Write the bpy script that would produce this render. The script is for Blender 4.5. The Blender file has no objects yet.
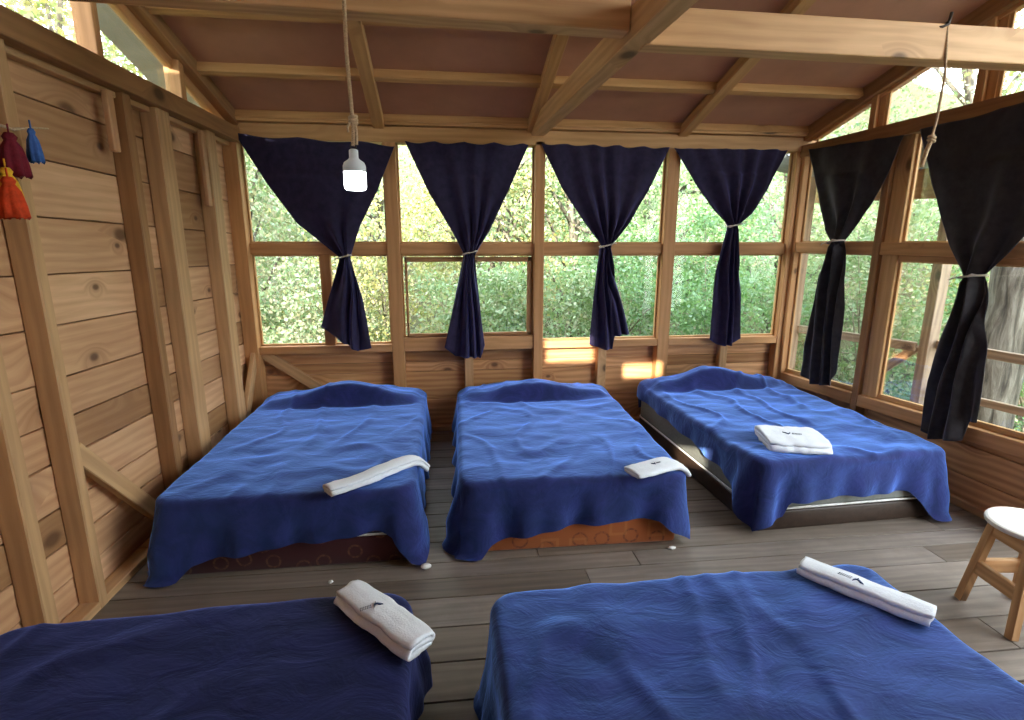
import bpy, bmesh, math, random
import numpy as np
from mathutils import Vector, Matrix, noise
rnd = random.Random(7)
scene = bpy.context.scene
COL = scene.collection
PI = math.pi

# ------------------------------------------------------------------ materials
def new_mat(name):
    m = bpy.data.materials.new(name); m.use_nodes = True
    nt = m.node_tree; nt.nodes.clear()
    out = nt.nodes.new('ShaderNodeOutputMaterial')
    return m, nt, out
def N(nt, typ, **kw):
    n = nt.nodes.new(typ)
    for k, v in kw.items():
        if k in n.inputs.keys(): n.inputs[k].default_value = v
        else: setattr(n, k, v)
    return n
def L(nt, a, b): nt.links.new(a, b)
def ramp(nt, fac, stops, interp='LINEAR'):
    r = nt.nodes.new('ShaderNodeValToRGB'); cr = r.color_ramp; cr.interpolation = interp
    while len(cr.elements) < len(stops): cr.elements.new(0.5)
    for e, (p, c) in zip(cr.elements, stops):
        e.position = p; e.color = (*c, 1) if len(c) == 3 else c
    L(nt, fac, r.inputs['Fac']); return r.outputs['Color']
def mixc(nt, fac, a, b, mode='MIX'):
    m = nt.nodes.new('ShaderNodeMix'); m.data_type = 'RGBA'; m.blend_type = mode
    for sock, v in ((m.inputs[0], fac), (m.inputs[6], a), (m.inputs[7], b)):
        if isinstance(v, (int, float)): sock.default_value = v
        elif isinstance(v, tuple): sock.default_value = (*v, 1)
        else: L(nt, v, sock)
    return m.outputs[2]
def math_n(nt, op, a, b=None, c=None):
    m = nt.nodes.new('ShaderNodeMath'); m.operation = op
    for i, v in enumerate((a, b, c)):
        if v is None: continue
        if isinstance(v, (int, float)): m.inputs[i].default_value = v
        else: L(nt, v, m.inputs[i])
    return m.outputs[0]
def vmul(nt, v, xyz):
    m = nt.nodes.new('ShaderNodeVectorMath'); m.operation = 'MULTIPLY'
    L(nt, v, m.inputs[0]); m.inputs[1].default_value = xyz; return m.outputs[0]

def wood(name, dark, light, knots=0.5, tone=0.35, rough=0.6, gs=1.0, stain=None, bump=0.15, wave=1.0):
    """sawn timber: grain runs along U, every board (mesh island) takes its own tone"""
    m, nt, out = new_mat(name)
    uv = N(nt, 'ShaderNodeUVMap'); uv.uv_map = 'UVMap'
    geo = N(nt, 'ShaderNodeNewGeometry')
    isl = geo.outputs['Random Per Island']
    off = nt.nodes.new('ShaderNodeCombineXYZ')
    L(nt, math_n(nt, 'MULTIPLY', isl, 53.0), off.inputs[0]); L(nt, math_n(nt, 'MULTIPLY', isl, 29.0), off.inputs[1])
    add = N(nt, 'ShaderNodeVectorMath', operation='ADD'); L(nt, uv.outputs[0], add.inputs[0]); L(nt, off.outputs[0], add.inputs[1])
    v = add.outputs[0]
    # knots
    vo = N(nt, 'ShaderNodeTexVoronoi', Scale=1.0, Randomness=1.0); vo.voronoi_dimensions = '2D'
    L(nt, vmul(nt, v, (2.3, 3.6, 1)), vo.inputs['Vector'])
    sel = nt.nodes.new('ShaderNodeSeparateColor'); L(nt, vo.outputs['Color'], sel.inputs[0])
    keep = math_n(nt, 'LESS_THAN', sel.outputs[0], knots*0.6)
    d = math_n(nt, 'DIVIDE', vo.outputs['Distance'], math_n(nt, 'ADD', math_n(nt, 'MULTIPLY', sel.outputs[1], 0.9), 0.45))
    kn = N(nt, 'ShaderNodeMapRange', interpolation_type='SMOOTHSTEP'); L(nt, d, kn.inputs[0])
    kn.inputs[1].default_value = 0.05; kn.inputs[2].default_value = 0.14; kn.inputs[3].default_value = 1; kn.inputs[4].default_value = 0
    near = N(nt, 'ShaderNodeMapRange', interpolation_type='SMOOTHSTEP'); L(nt, d, near.inputs[0])
    near.inputs[1].default_value = 0.0; near.inputs[2].default_value = 0.42; near.inputs[3].default_value = 1; near.inputs[4].default_value = 0
    knot = math_n(nt, 'MULTIPLY', kn.outputs[0], keep); nearv = math_n(nt, 'MULTIPLY', near.outputs[0], keep)
    # cathedral grain bending round the knots
    bend = nt.nodes.new('ShaderNodeCombineXYZ'); L(nt, math_n(nt, 'MULTIPLY', nearv, 0.10), bend.inputs[1])
    v2 = N(nt, 'ShaderNodeVectorMath', operation='ADD'); L(nt, v, v2.inputs[0]); L(nt, bend.outputs[0], v2.inputs[1])
    wv = N(nt, 'ShaderNodeTexWave', Scale=5.5*gs, Distortion=7.0, Detail=2.0); wv.inputs['Detail Scale'].default_value = 0.9; wv.bands_direction = 'Y'
    L(nt, vmul(nt, v2.outputs[0], (0.30, 1.15, 1)), wv.inputs['Vector'])
    ns = N(nt, 'ShaderNodeTexNoise', Scale=1.0, Detail=5.0, Roughness=0.6, Distortion=0.3); ns.noise_dimensions = '2D'
    L(nt, vmul(nt, v2.outputs[0], (2.0, 42.0*gs, 1)), ns.inputs['Vector'])
    ns2 = N(nt, 'ShaderNodeTexNoise', Scale=1.0, Detail=3.0); ns2.noise_dimensions = '2D'
    L(nt, vmul(nt, v, (1.3, 3.0, 1)), ns2.inputs['Vector'])
    g = math_n(nt, 'ADD', math_n(nt, 'MULTIPLY', wv.outputs[0], 0.26*wave), math_n(nt, 'MULTIPLY', ns.outputs[0], 0.38))
    g = math_n(nt, 'ADD', g, math_n(nt, 'ADD', math_n(nt, 'MULTIPLY', ns2.outputs[0], 0.40), 0.03+0.13*(1-wave)))
    lo = tuple(c*0.5+e*0.5 for c, e in zip(dark, light))
    c = ramp(nt, g, [(0.22, dark), (0.48, lo), (0.72, light), (1.0, tuple(min(1, x*1.12) for x in light))])
    # board to board tone
    tn = math_n(nt, 'FRACT', math_n(nt, 'MULTIPLY', isl, 17.31))
    tcol = ramp(nt, tn, [(0, (1-tone, 1-tone*1.15, 1-tone*1.35)), (0.5, (1, 0.97, 0.94)), (1, (1+tone*0.35, 1+tone*0.38, 1+tone*0.42))])
    c = mixc(nt, 1.0, c, tcol, 'MULTIPLY')
    c = mixc(nt, math_n(nt, 'MULTIPLY', nearv, 0.45), c, tuple(x*0.75 for x in dark))
    c = mixc(nt, math_n(nt, 'MULTIPLY', knot, 0.85), c, tuple(x*0.28 for x in dark))
    if stain:
        s = N(nt, 'ShaderNodeTexNoise', Scale=2.2, Detail=6.0, Roughness=0.65)
        tc = N(nt, 'ShaderNodeTexCoord'); L(nt, tc.outputs['Object'], s.inputs['Vector'])
        f = N(nt, 'ShaderNodeMapRange'); L(nt, s.outputs[0], f.inputs[0]); f.inputs[1].default_value = 0.48; f.inputs[2].default_value = 0.72
        c = mixc(nt, math_n(nt, 'MULTIPLY', f.outputs[0], 0.6), c, stain)
    p = N(nt, 'ShaderNodeBsdfPrincipled', Roughness=rough); p.inputs['Specular IOR Level'].default_value = 0.3
    L(nt, c, p.inputs['Base Color'])
    b = N(nt, 'ShaderNodeBump', Strength=bump, Distance=0.004); L(nt, g, b.inputs['Height']); L(nt, b.outputs[0], p.inputs['Normal'])
    L(nt, p.outputs[0], out.inputs[0]); return m

def plain(name, col, rough=0.5, metal=0.0, nscale=40, namt=0.15, bump=0.1, sheen=0.0, sheen_tint=(1, 1, 1), spec=0.3):
    m, nt, out = new_mat(name)
    tc = N(nt, 'ShaderNodeTexCoord')
    ns = N(nt, 'ShaderNodeTexNoise', Scale=nscale, Detail=4.0, Roughness=0.6); L(nt, tc.outputs['Object'], ns.inputs['Vector'])
    c = ramp(nt, ns.outputs[0], [(0.25, tuple(x*(1-namt) for x in col)), (0.75, tuple(min(1, x*(1+namt)) for x in col))])
    p = N(nt, 'ShaderNodeBsdfPrincipled', Roughness=rough, Metallic=metal); p.inputs['Specular IOR Level'].default_value = spec
    p.inputs['Sheen Weight'].default_value = sheen; p.inputs['Sheen Roughness'].default_value = 0.45; p.inputs['Sheen Tint'].default_value = (*sheen_tint, 1)
    L(nt, c, p.inputs['Base Color'])
    b = N(nt, 'ShaderNodeBump', Strength=bump, Distance=0.004); L(nt, ns.outputs[0], b.inputs['Height']); L(nt, b.outputs[0], p.inputs['Normal'])
    L(nt, p.outputs[0], out.inputs[0]); return m

def velvet(name, col, tint, sheen=1.0, crush=1.0, var=0.35, pile=1.0):
    """plush blanket: crushed pile, wide soft creases"""
    m, nt, out = new_mat(name)
    tc = N(nt, 'ShaderNodeTexCoord'); o = tc.outputs['Object']
    big = N(nt, 'ShaderNodeTexNoise', Scale=5.0, Detail=4.0, Roughness=0.6, Distortion=1.2); L(nt, vmul(nt, o, (1.0, 1.7, 1.0)), big.inputs['Vector'])
    fine = N(nt, 'ShaderNodeTexNoise', Scale=60.0, Detail=3.0, Distortion=0.8); L(nt, vmul(nt, o, (0.6, 1.2, 1.0)), fine.inputs['Vector'])
    h = math_n(nt, 'ADD', big.outputs[0], math_n(nt, 'MULTIPLY', fine.outputs[0], 0.13))
    c = ramp(nt, h, [(0.42, tuple(x*(1-var) for x in col)), (0.72, tuple(x*(1+var) for x in col))])
    p = N(nt, 'ShaderNodeBsdfPrincipled', Roughness=0.75); p.inputs['Specular IOR Level'].default_value = 0.12
    p.inputs['Sheen Weight'].default_value = sheen; p.inputs['Sheen Roughness'].default_value = 0.35; p.inputs['Sheen Tint'].default_value = (*tint, 1)
    L(nt, c, p.inputs['Base Color'])
    b = N(nt, 'ShaderNodeBump', Strength=0.38*crush, Distance=0.02); L(nt, h, b.inputs['Height']); L(nt, b.outputs[0], p.inputs['Normal'])
    sh = N(nt, 'ShaderNodeBsdfSheen', Roughness=0.55); sh.inputs['Color'].default_value = (*[x*0.85*pile for x in tint], 1); L(nt, b.outputs[0], sh.inputs['Normal'])
    ad = nt.nodes.new('ShaderNodeAddShader'); L(nt, p.outputs[0], ad.inputs[0]); L(nt, sh.outputs[0], ad.inputs[1])
    L(nt, ad.outputs[0], out.inputs[0]); return m

def ring_fabric(name, base, ringc, scale=9.0, second=None):
    m, nt, out = new_mat(name)
    tc = N(nt, 'ShaderNodeTexCoord'); o = tc.outputs['Object']
    sx = nt.nodes.new('ShaderNodeSeparateXYZ'); L(nt, o, sx.inputs[0])
    cb = nt.nodes.new('ShaderNodeCombineXYZ'); L(nt, math_n(nt, 'ADD', sx.outputs[0], sx.outputs[1]), cb.inputs[0]); L(nt, sx.outputs[2], cb.inputs[1])
    v = N(nt, 'ShaderNodeTexVoronoi', Scale=scale, Randomness=0.55); v.voronoi_dimensions = '2D'; L(nt, cb.outputs[0], v.inputs['Vector'])
    d = v.outputs['Distance']
    ring = ramp(nt, d, [(0.0, (0, 0, 0)), (0.20, (0, 0, 0)), (0.22, (1, 1, 1)), (0.28, (1, 1, 1)), (0.30, (0, 0, 0))])
    dash = N(nt, 'ShaderNodeTexNoise', Scale=70.0); L(nt, o, dash.inputs['Vector'])
    f = math_n(nt, 'MULTIPLY', ring, ramp(nt, dash.outputs[0], [(0.4, (0.25, 0.25, 0.25)), (0.6, (1, 1, 1))]))
    c = mixc(nt, math_n(nt, 'MULTIPLY', f, 0.75), base, ringc)
    if second:
        v2 = N(nt, 'ShaderNodeTexVoronoi', Scale=scale*0.8, Randomness=0.7); v2.voronoi_dimensions = '2D'; v2.distance = 'CHEBYCHEV'
        L(nt, vmul(nt, cb.outputs[0], (1, 1, 1)), v2.inputs['Vector'])
        sq = ramp(nt, v2.outputs['Distance'], [(0.0, (0, 0, 0)), (0.17, (0, 0, 0)), (0.19, (1, 1, 1)), (0.25, (1, 1, 1)), (0.27, (0, 0, 0))])
        c = mixc(nt, math_n(nt, 'MULTIPLY', sq, 0.4), c, second)
    p = N(nt, 'ShaderNodeBsdfPrincipled', Roughness=0.7); p.inputs['Sheen Weight'].default_value = 0.2
    L(nt, c, p.inputs['Base Color'])
    b = N(nt, 'ShaderNodeBump', Strength=0.2, Distance=0.002); L(nt, dash.outputs[0], b.inputs['Height']); L(nt, b.outputs[0], p.inputs['Normal'])
    L(nt, p.outputs[0], out.inputs[0]); return m

def leaf_mat(name, cols, trans=0.35):
    m, nt, out = new_mat(name)
    geo = N(nt, 'ShaderNodeNewGeometry')
    n = len(cols); cols = [tuple(min(0.6, 1.55*x+0.055) for x in c_) for c_ in cols]
    c = ramp(nt, geo.outputs['Random Per Island'], [((i+0.5)/n, col) for i, col in enumerate(cols)])
    p = N(nt, 'ShaderNodeBsdfPrincipled', Roughness=0.5); p.inputs['Specular IOR Level'].default_value = 0.35
    L(nt, c, p.inputs['Base Color'])
    t = N(nt, 'ShaderNodeBsdfTranslucent'); L(nt, mixc(nt, 1.0, c, (1.1, 1.25, 0.7), 'MULTIPLY'), t.inputs[0])
    mx = N(nt, 'ShaderNodeMixShader'); mx.inputs[0].default_value = trans
    L(nt, p.outputs[0], mx.inputs[1]); L(nt, t.outputs[0], mx.inputs[2]); L(nt, mx.outputs[0], out.inputs[0]); return m

def glass_mat(name, refl=0.06, tint=(1, 1, 1), dirt=0.0):
    m, nt, out = new_mat(name)
    tr = N(nt, 'ShaderNodeBsdfTransparent'); tr.inputs[0].default_value = (*tint, 1)
    gl = N(nt, 'ShaderNodeBsdfGlossy', Roughness=0.03)
    fr = N(nt, 'ShaderNodeFresnel', IOR=1.45)
    mx = N(nt, 'ShaderNodeMixShader'); L(nt, math_n(nt, 'MULTIPLY', fr.outputs[0], 0.35), mx.inputs[0])
    L(nt, tr.outputs[0], mx.inputs[1]); L(nt, gl.outputs[0], mx.inputs[2])
    sh = mx.outputs[0]
    if dirt:
        df = N(nt, 'ShaderNodeBsdfDiffuse'); df.inputs[0].default_value = (0.75, 0.78, 0.75, 1)
        tc = N(nt, 'ShaderNodeTexCoord'); ns = N(nt, 'ShaderNodeTexNoise', Scale=7.0, Detail=6.0); L(nt, tc.outputs['Object'], ns.inputs['Vector'])
        m2 = N(nt, 'ShaderNodeMixShader'); L(nt, math_n(nt, 'MULTIPLY', ns.outputs[0], dirt*2), m2.inputs[0])
        L(nt, sh, m2.inputs[1]); L(nt, df.outputs[0], m2.inputs[2]); sh = m2.outputs[0]
    L(nt, sh, out.inputs[0]); return m

def emit_mat(name, col, strength):
    m, nt, out = new_mat(name)
    e = N(nt, 'ShaderNodeEmission', Strength=strength); e.inputs[0].default_value = (*col, 1)
    L(nt, e.outputs[0], out.inputs[0]); return m

M = {}
M['wall'] = wood('pine_boards', (0.40, 0.195, 0.092), (0.66, 0.405, 0.225), 0.6, 0.48, 0.6, wave=0.5)
M['lower'] = wood('aged_boards', (0.36, 0.155, 0.065), (0.66, 0.37, 0.175), 0.45, 0.42, 0.55)
M['stud'] = wood('stud_timber', (0.36, 0.205, 0.095), (0.62, 0.39, 0.20), 0.2, 0.25, 0.65, wave=0.5)
M['frame'] = wood('frame_timber', (0.36, 0.17, 0.065), (0.60, 0.33, 0.145), 0.16, 0.18, 0.55, wave=0.45)
M['plate'] = wood('plate_timber', (0.20, 0.10, 0.042), (0.40, 0.215, 0.095), 0.2, 0.25, 0.65, wave=0.5)
M['beam'] = wood('beam_timber', (0.46, 0.25, 0.11), (0.74, 0.48, 0.25), 0.45, 0.2, 0.55, wave=0.6)
M['purlin'] = wood('purlin_timber', (0.38, 0.20, 0.075), (0.64, 0.39, 0.175), 0.25, 0.2, 0.55, wave=0.5)
M['floor'] = wood('grey_floorboards', (0.082, 0.067, 0.053), (0.265, 0.22, 0.18), 0.03, 0.30, 0.48, 1.0, (0.12, 0.095, 0.07), 0.2, 0.35)
M['ply'] = plain('brown_plywood', (0.48, 0.245, 0.155), 0.6, 0, 3.0, 0.14, 0.05)
M['blanket'] = velvet('blue_plush', (0.015, 0.016, 0.085), (0.17, 0.37, 1.0), 1.0, 1.0, pile=0.95)
M['blanket_shaded'] = velvet('blue_plush_shaded', (0.008, 0.009, 0.040), (0.14, 0.20, 0.62), 0.6, pile=0.4)  # darker copy of the blue plush, shade put into its colour
M['curtain'] = plain('navy_curtain', (0.026, 0.021, 0.048), 0.8, 0, 18, 0.35, 0.3, 0.7, (0.35, 0.36, 0.9), 0.1)
M['curtain_black'] = plain('black_curtain', (0.034, 0.032, 0.036), 0.85, 0, 18, 0.35, 0.3, 0.6, (0.42, 0.40, 0.5), 0.1)
M['towel'] = plain('white_terry', (0.74, 0.78, 0.84), 0.95, 0, 160, 0.06, 0.5, 0.3)
M['ink'] = plain('navy_thread', (0.02, 0.04, 0.11), 0.8)
M['ink_grey'] = plain('grey_thread', (0.25, 0.28, 0.34), 0.8)
M['maroon'] = ring_fabric('maroon_damask', (0.055, 0.006, 0.010), (0.20, 0.085, 0.035), 7.5)
M['orange'] = ring_fabric('orange_damask', (0.40, 0.105, 0.020), (0.12, 0.025, 0.008), 6.5, (0.55, 0.20, 0.05))
M['brownbase'] = plain('dark_brown_leatherette', (0.035, 0.020, 0.013), 0.45, 0, 30, 0.3, 0.2)
M['greenmat'] = plain('grey_green_ticking', (0.20, 0.21, 0.19), 0.75, 0, 50, 0.15, 0.2)
M['paleside'] = plain('pale_ticking', (0.55, 0.53, 0.48), 0.75, 0, 50, 0.15, 0.2)
M['piping'] = plain('white_piping', (0.72, 0.72, 0.70), 0.7)
M['rope'] = plain('jute_rope', (0.52, 0.38, 0.24), 0.9, 0, 120, 0.3, 0.5)
M['string'] = plain('white_string', (0.66, 0.60, 0.54), 0.9, 0, 120, 0.2, 0.4)
M['plastic'] = plain('pale_plastic', (0.62, 0.66, 0.70), 0.4, 0, 10, 0.03, 0.0)
M['bulb'] = emit_mat('lit_diffuser', (0.93, 0.97, 1.0), 9.0)
M['metal'] = plain('dark_iron', (0.05, 0.04, 0.035), 0.5, 0.8)
M['scrap'] = plain('white_paper', (0.8, 0.8, 0.78), 0.8)
M['paint'] = plain('chipped_white_paint', (0.72, 0.70, 0.65), 0.45, 0, 9, 0.16, 0.15)
M['stool'] = wood('stool_pine', (0.34, 0.17, 0.07), (0.60, 0.36, 0.17), 0.2, 0.2, 0.5)
M['bark'] = plain('grey_bark', (0.115, 0.095, 0.075), 0.9, 0, 9, 0.55, 1.0)
m_, nt_, out_ = new_mat('streaked_bark')
tc_ = N(nt_, 'ShaderNodeTexCoord'); n1 = N(nt_, 'ShaderNodeTexNoise', Scale=1.0, Detail=6.0, Roughness=0.65, Distortion=0.6); L(nt_, vmul(nt_, tc_.outputs['Object'], (16, 16, 2.2)), n1.inputs['Vector'])
p1 = N(nt_, 'ShaderNodeBsdfPrincipled', Roughness=0.9); L(nt_, ramp(nt_, n1.outputs[0], [(0.35, (0.035, 0.03, 0.022)), (0.5, (0.12, 0.105, 0.08)), (0.68, (0.24, 0.225, 0.185))]), p1.inputs['Base Color'])
b1 = N(nt_, 'ShaderNodeBump', Strength=1.0, Distance=0.03); L(nt_, n1.outputs[0], b1.inputs['Height']); L(nt_, b1.outputs[0], p1.inputs['Normal']); L(nt_, p1.outputs[0], out_.inputs[0]); M['bark'] = m_
M['twig'] = plain('pale_twigs', (0.26, 0.22, 0.16), 0.9, 0, 20, 0.3, 0.3)
M['porch'] = wood('weathered_porch_timber', (0.16, 0.12, 0.085), (0.36, 0.28, 0.20), 0.2, 0.2, 0.7)
M['sheet'] = plain('grey_roof_sheet', (0.30, 0.31, 0.32), 0.5, 0.2, 6, 0.2, 0.1)
M['soil'] = plain('leaf_litter', (0.085, 0.085, 0.04), 0.95, 0, 2.5, 0.55, 0.6)
M['glass'] = glass_mat('window_glass')
M['glassd'] = glass_mat('dusty_window_glass', 0.06, (0.97, 1, 0.98), 0.04)
for n_, c_ in (('tm', (0.16, 0.012, 0.025)), ('tb', (0.05, 0.13, 0.40)), ('tr', (0.62, 0.06, 0.015)), ('ty', (0.75, 0.42, 0.03))):
    M[n_] = plain('tassel_' + n_, c_, 0.9, 0, 60, 0.25, 0.6)
M['lf_pale'] = leaf_mat('pale_leaves', [(0.105, 0.165, 0.060), (0.07, 0.13, 0.055), (0.16, 0.20, 0.105), (0.10, 0.16, 0.085), (0.20, 0.21, 0.13)])
M['lf_green'] = leaf_mat('green_leaves', [(0.05, 0.12, 0.03), (0.08, 0.17, 0.05), (0.055, 0.13, 0.055), (0.12, 0.19, 0.06), (0.10, 0.17, 0.10)])
M['lf_yel'] = leaf_mat('yellowing_leaves', [(0.20, 0.18, 0.045), (0.12, 0.15, 0.05), (0.24, 0.20, 0.08), (0.14, 0.12, 0.06), (0.16, 0.19, 0.08)])
M['lf_mix'] = leaf_mat('undergrowth_leaves', [(0.10, 0.15, 0.06), (0.17, 0.16, 0.10), (0.07, 0.13, 0.06), (0.20, 0.19, 0.13), (0.13, 0.12, 0.075), (0.10, 0.17, 0.09)])

# ------------------------------------------------------------------ mesh helpers
def link(o, parent=None):
    COL.objects.link(o)
    if parent is not None:
        o.parent = parent; o.matrix_parent_inverse = parent.matrix_basis.inverted()
    return o
def mk(name, bm, mat, parent=None, smooth=False, loc=None):
    """bm holds world coordinates; loc moves the origin there"""
    me = bpy.data.meshes.new(name)
    if loc is not None: bmesh.ops.translate(bm, verts=bm.verts, vec=-Vector(loc))
    bm.normal_update(); bm.to_mesh(me); bm.free()
    me.materials.append(M[mat] if isinstance(mat, str) else mat)
    if smooth: me.polygons.foreach_set('use_smooth', [True]*len(me.polygons))
    o = bpy.data.objects.new(name, me)
    if loc is not None: o.location = loc
    return link(o, parent)
def tag(o, label, cat, group=None):
    o['label'] = label; o['category'] = cat
    if group: o['group'] = group
    return o
def struct(o):
    o['kind'] = 'structure'; return o
def empty(name, loc, rz=0):
    o = bpy.data.objects.new(name, None); o.location = loc; o.rotation_euler = (0, 0, rz); o.empty_display_size = 0.1
    COL.objects.link(o)
    o.matrix_basis = Matrix.Translation(loc) @ Matrix.Rotation(rz, 4, 'Z'); return o
def uv_box(bm, faces, axes, org):
    uvl = bm.loops.layers.uv.get('UVMap') or bm.loops.layers.uv.new('UVMap')
    ax = axes
    ou, ov = rnd.uniform(0, 50), rnd.uniform(0, 50)
    for f in faces:
        n = f.normal
        d = [abs(n.dot(a)) for a in ax]
        k = d.index(max(d))
        if k == 0: a, b = ax[1], ax[2]
        elif k == 1: a, b = ax[0], ax[2]
        else: a, b = ax[0], ax[1]
        for lp in f.loops:
            c = lp.vert.co - org
            lp[uvl].uv = (c.dot(a) + ou, c.dot(b) + ov + k*0.37)
def hexa(bm, P, bevel=0.004, long=None):
    """box from 8 corners: P[0:4] start ring, P[4:8] end ring, grain runs from start ring to end ring"""
    vs = [bm.verts.new(p) for p in P]
    fs = [bm.faces.new([vs[i] for i in q]) for q in ((3, 2, 1, 0), (4, 5, 6, 7), (0, 1, 5, 4), (1, 2, 6, 5), (2, 3, 7, 6), (3, 0, 4, 7))]
    bm.normal_update()
    bmesh.ops.recalc_face_normals(bm, faces=fs)
    if bevel:
        es = list({e for f in fs for e in f.edges})
        r = bmesh.ops.bevel(bm, geom=es, offset=bevel, segments=1, affect='EDGES', profile=0.5)
        allf = set(f for v in r['verts'] for f in v.link_faces)
        fs = list(allf)
    bm.normal_update()
    c0 = sum((Vector(p) for p in P[:4]), Vector())/4; c1 = sum((Vector(p) for p in P[4:]), Vector())/4
    a = (c1-c0).normalized(); b = (Vector(P[1])-Vector(P[0])).normalized(); c = a.cross(b).normalized(); b = c.cross(a)
    uv_box(bm, fs, (a, b, c), c0)
def bar(bm, p0, p1, w, h, up=(0, 0, 1), bevel=0.004):
    """timber from p0 to p1 (centre line), h along up, w sideways"""
    p0, p1 = Vector(p0), Vector(p1); a = (p1-p0).normalized(); up = Vector(up)
    s = a.cross(up).normalized(); u = s.cross(a).normalized()
    R = [(-w/2, -h/2), (w/2, -h/2), (w/2, h/2), (-w/2, h/2)]
    hexa(bm, [p0+s*x+u*y for x, y in R]+[p1+s*x+u*y for x, y in R], bevel)
def box(bm, lo, hi, long=None, bevel=0.004):
    lo, hi = Vector(lo), Vector(hi); d = hi-lo
    k = long if long is not None else max(range(3), key=lambda i: d[i])
    c = (lo+hi)/2; p0 = c.copy(); p1 = c.copy(); p0[k] = lo[k]; p1[k] = hi[k]
    if k == 2: bar(bm, p0, p1, d.x, d.y, (0, 1, 0), bevel)
    elif k == 0: bar(bm, p0, p1, d.y, d.z, (0, 0, 1), bevel)
    else: bar(bm, p0, p1, d.x, d.z, (0, 0, 1), bevel)
def B(): return bmesh.new()
def tube(bm, pts, rad, seg=8, cap=True):
    pts = [Vector(p) for p in pts]; n = len(pts)
    rad = rad if isinstance(rad, (list, tuple)) else [rad]*n
    rings = []; ref = None
    for i, p in enumerate(pts):
        t = (pts[min(i+1, n-1)]-pts[max(i-1, 0)]).normalized()
        if ref is None: ref = t.orthogonal().normalized()
        ref = (ref - t*ref.dot(t)).normalized(); b = t.cross(ref)
        rings.append([bm.verts.new(p+(ref*math.cos(2*PI*k/seg)+b*math.sin(2*PI*k/seg))*rad[i]) for k in range(seg)])
    for r0, r1 in zip(rings, rings[1:]):
        for k in range(seg): bm.faces.new((r0[k], r0[(k+1) % seg], r1[(k+1) % seg], r1[k]))
    if cap:
        bm.faces.new(rings[0][::-1]); bm.faces.new(rings[-1])
def lathe(bm, prof, c, seg=28):
    c = Vector(c); rings = []
    for r, z in prof:
        rings.append([bm.verts.new(c+Vector((r*math.cos(2*PI*k/seg), r*math.sin(2*PI*k/seg), z))) for k in range(seg)])
    for r0, r1 in zip(rings, rings[1:]):
        for k in range(seg): bm.faces.new((r0[k], r0[(k+1) % seg], r1[(k+1) % seg], r1[k]))
    bm.faces.new(rings[0][::-1]); bm.faces.new(rings[-1])
def lerp(a, b, t): return a+(b-a)*t
def pl(pts, x):
    """piecewise linear"""
    if x <= pts[0][0]: return pts[0][1]
    for (a, b), (c, d) in zip(pts, pts[1:]):
        if x <= c: return b+(d-b)*(x-a)/max(1e-9, c-a)
    return pts[-1][1]
def sm(t): t = max(0., min(1., t)); return t*t*(3-2*t)

# ------------------------------------------------------------------ the room
YB = 4.60                                   # inner face of the back wall boards
AL, AR = 0.027, -0.05                       # the side walls are not quite square
def WL(y, off=0.0, z=0.0):                  # left wall: off = distance into the room from the stud faces
    return Vector((-1.54+(y-4.59)*math.tan(AL)+off, y, z))
dR = Vector((math.sin(-AR), -math.cos(AR), 0)); nR = Vector((-math.cos(AR), math.sin(AR)*1.0, 0)); nR = Vector((-dR.y*-1, 0, 0)) if False else Vector((-math.cos(AR), -math.sin(-AR), 0))
def WR(u, off=0.0, z=0.0):                  # right wall: u = metres from the back corner, off = into the room
    p = Vector((3.07, 4.59, 0))+dR*u+nR*off; p.z = z; return p
S = 0.29; YR = 0.3
def roof(y, off=0.0): return 2.50+off+S*(4.55-y)

# floor -------------------------------------------------------------
bm = B(); y = 4.78; r2 = random.Random(3)
while y > -1.6:
    w = r2.choice((0.135, 0.15, 0.165, 0.19, 0.20)); x = -1.95
    while x < 3.9:
        ln = r2.uniform(1.3, 3.2); x1 = min(3.95, x+ln)
        t = 0.012
        hexa(bm, [Vector((x+0.002, yy+(-t*(x-0.9)), zz)) for yy, zz in ((y-w+0.004, -0.04), (y-0.004, -0.04), (y-0.004, 0), (y-w+0.004, 0))] +
             [Vector((x1-0.002, yy+(-t*(x1-0.9)), zz)) for yy, zz in ((y-w+0.004, -0.04), (y-0.004, -0.04), (y-0.004, 0), (y-w+0.004, 0))], 0.0012)
        x = x1
    y -= w
floor = struct(mk('floor', bm, 'floor'))
bm = B(); box(bm, (-2.0, -1.7, -0.22), (4.0, 4.9, -0.045), 0, 0)
mk('subfloor', bm, 'soil', floor)

# left wall -----------------------------------------------------------
YF = -1.65                                   # the walls stop behind the viewer
bm = B(); zs = [-0.04, 0.16, 0.33, 0.50, 0.70, 0.87, 1.05, 1.28, 1.50, 1.74, 1.98, 2.22, 2.40]
for z0, z1 in zip(zs, zs[1:]):
    for y, yn in ((4.68, 4.085), (4.085, 3.48), (3.48, 3.14), (3.14, 2.372), (2.372, 0.9), (0.9, -1.62)):
        dz = 0.012*r2.uniform(-1, 1) if z0 > 0 else 0
        def q(yy, off, z): return WL(yy, off, z)
        e0 = 0.02*(y-3); e1 = 0.02*(yn-3)
        e0 *= -1; e1 *= -1
        if z1 > 2.3: a0 = a1 = 2.40
        else: a0, a1 = z1+e0-0.003, z1+e1-0.003
        b0, b1 = (z0+e0+0.003, z0+e1+0.003) if z0 > 0 else (z0, z0)
        ox = -0.09-r2.uniform(0, 0.006)
        hexa(bm, [q(y-0.002, ox, b0), q(y-0.002, ox-0.022, b0), q(y-0.002, ox-0.022, a0), q(y-0.002, ox, a0),
                  q(yn+0.002, ox, b1), q(yn+0.002, ox-0.022, b1), q(yn+0.002, ox-0.022, a1), q(yn+0.002, ox, a1)], 0.003)
wall_left = struct(mk('wall_left', bm, 'wall'))
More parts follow.
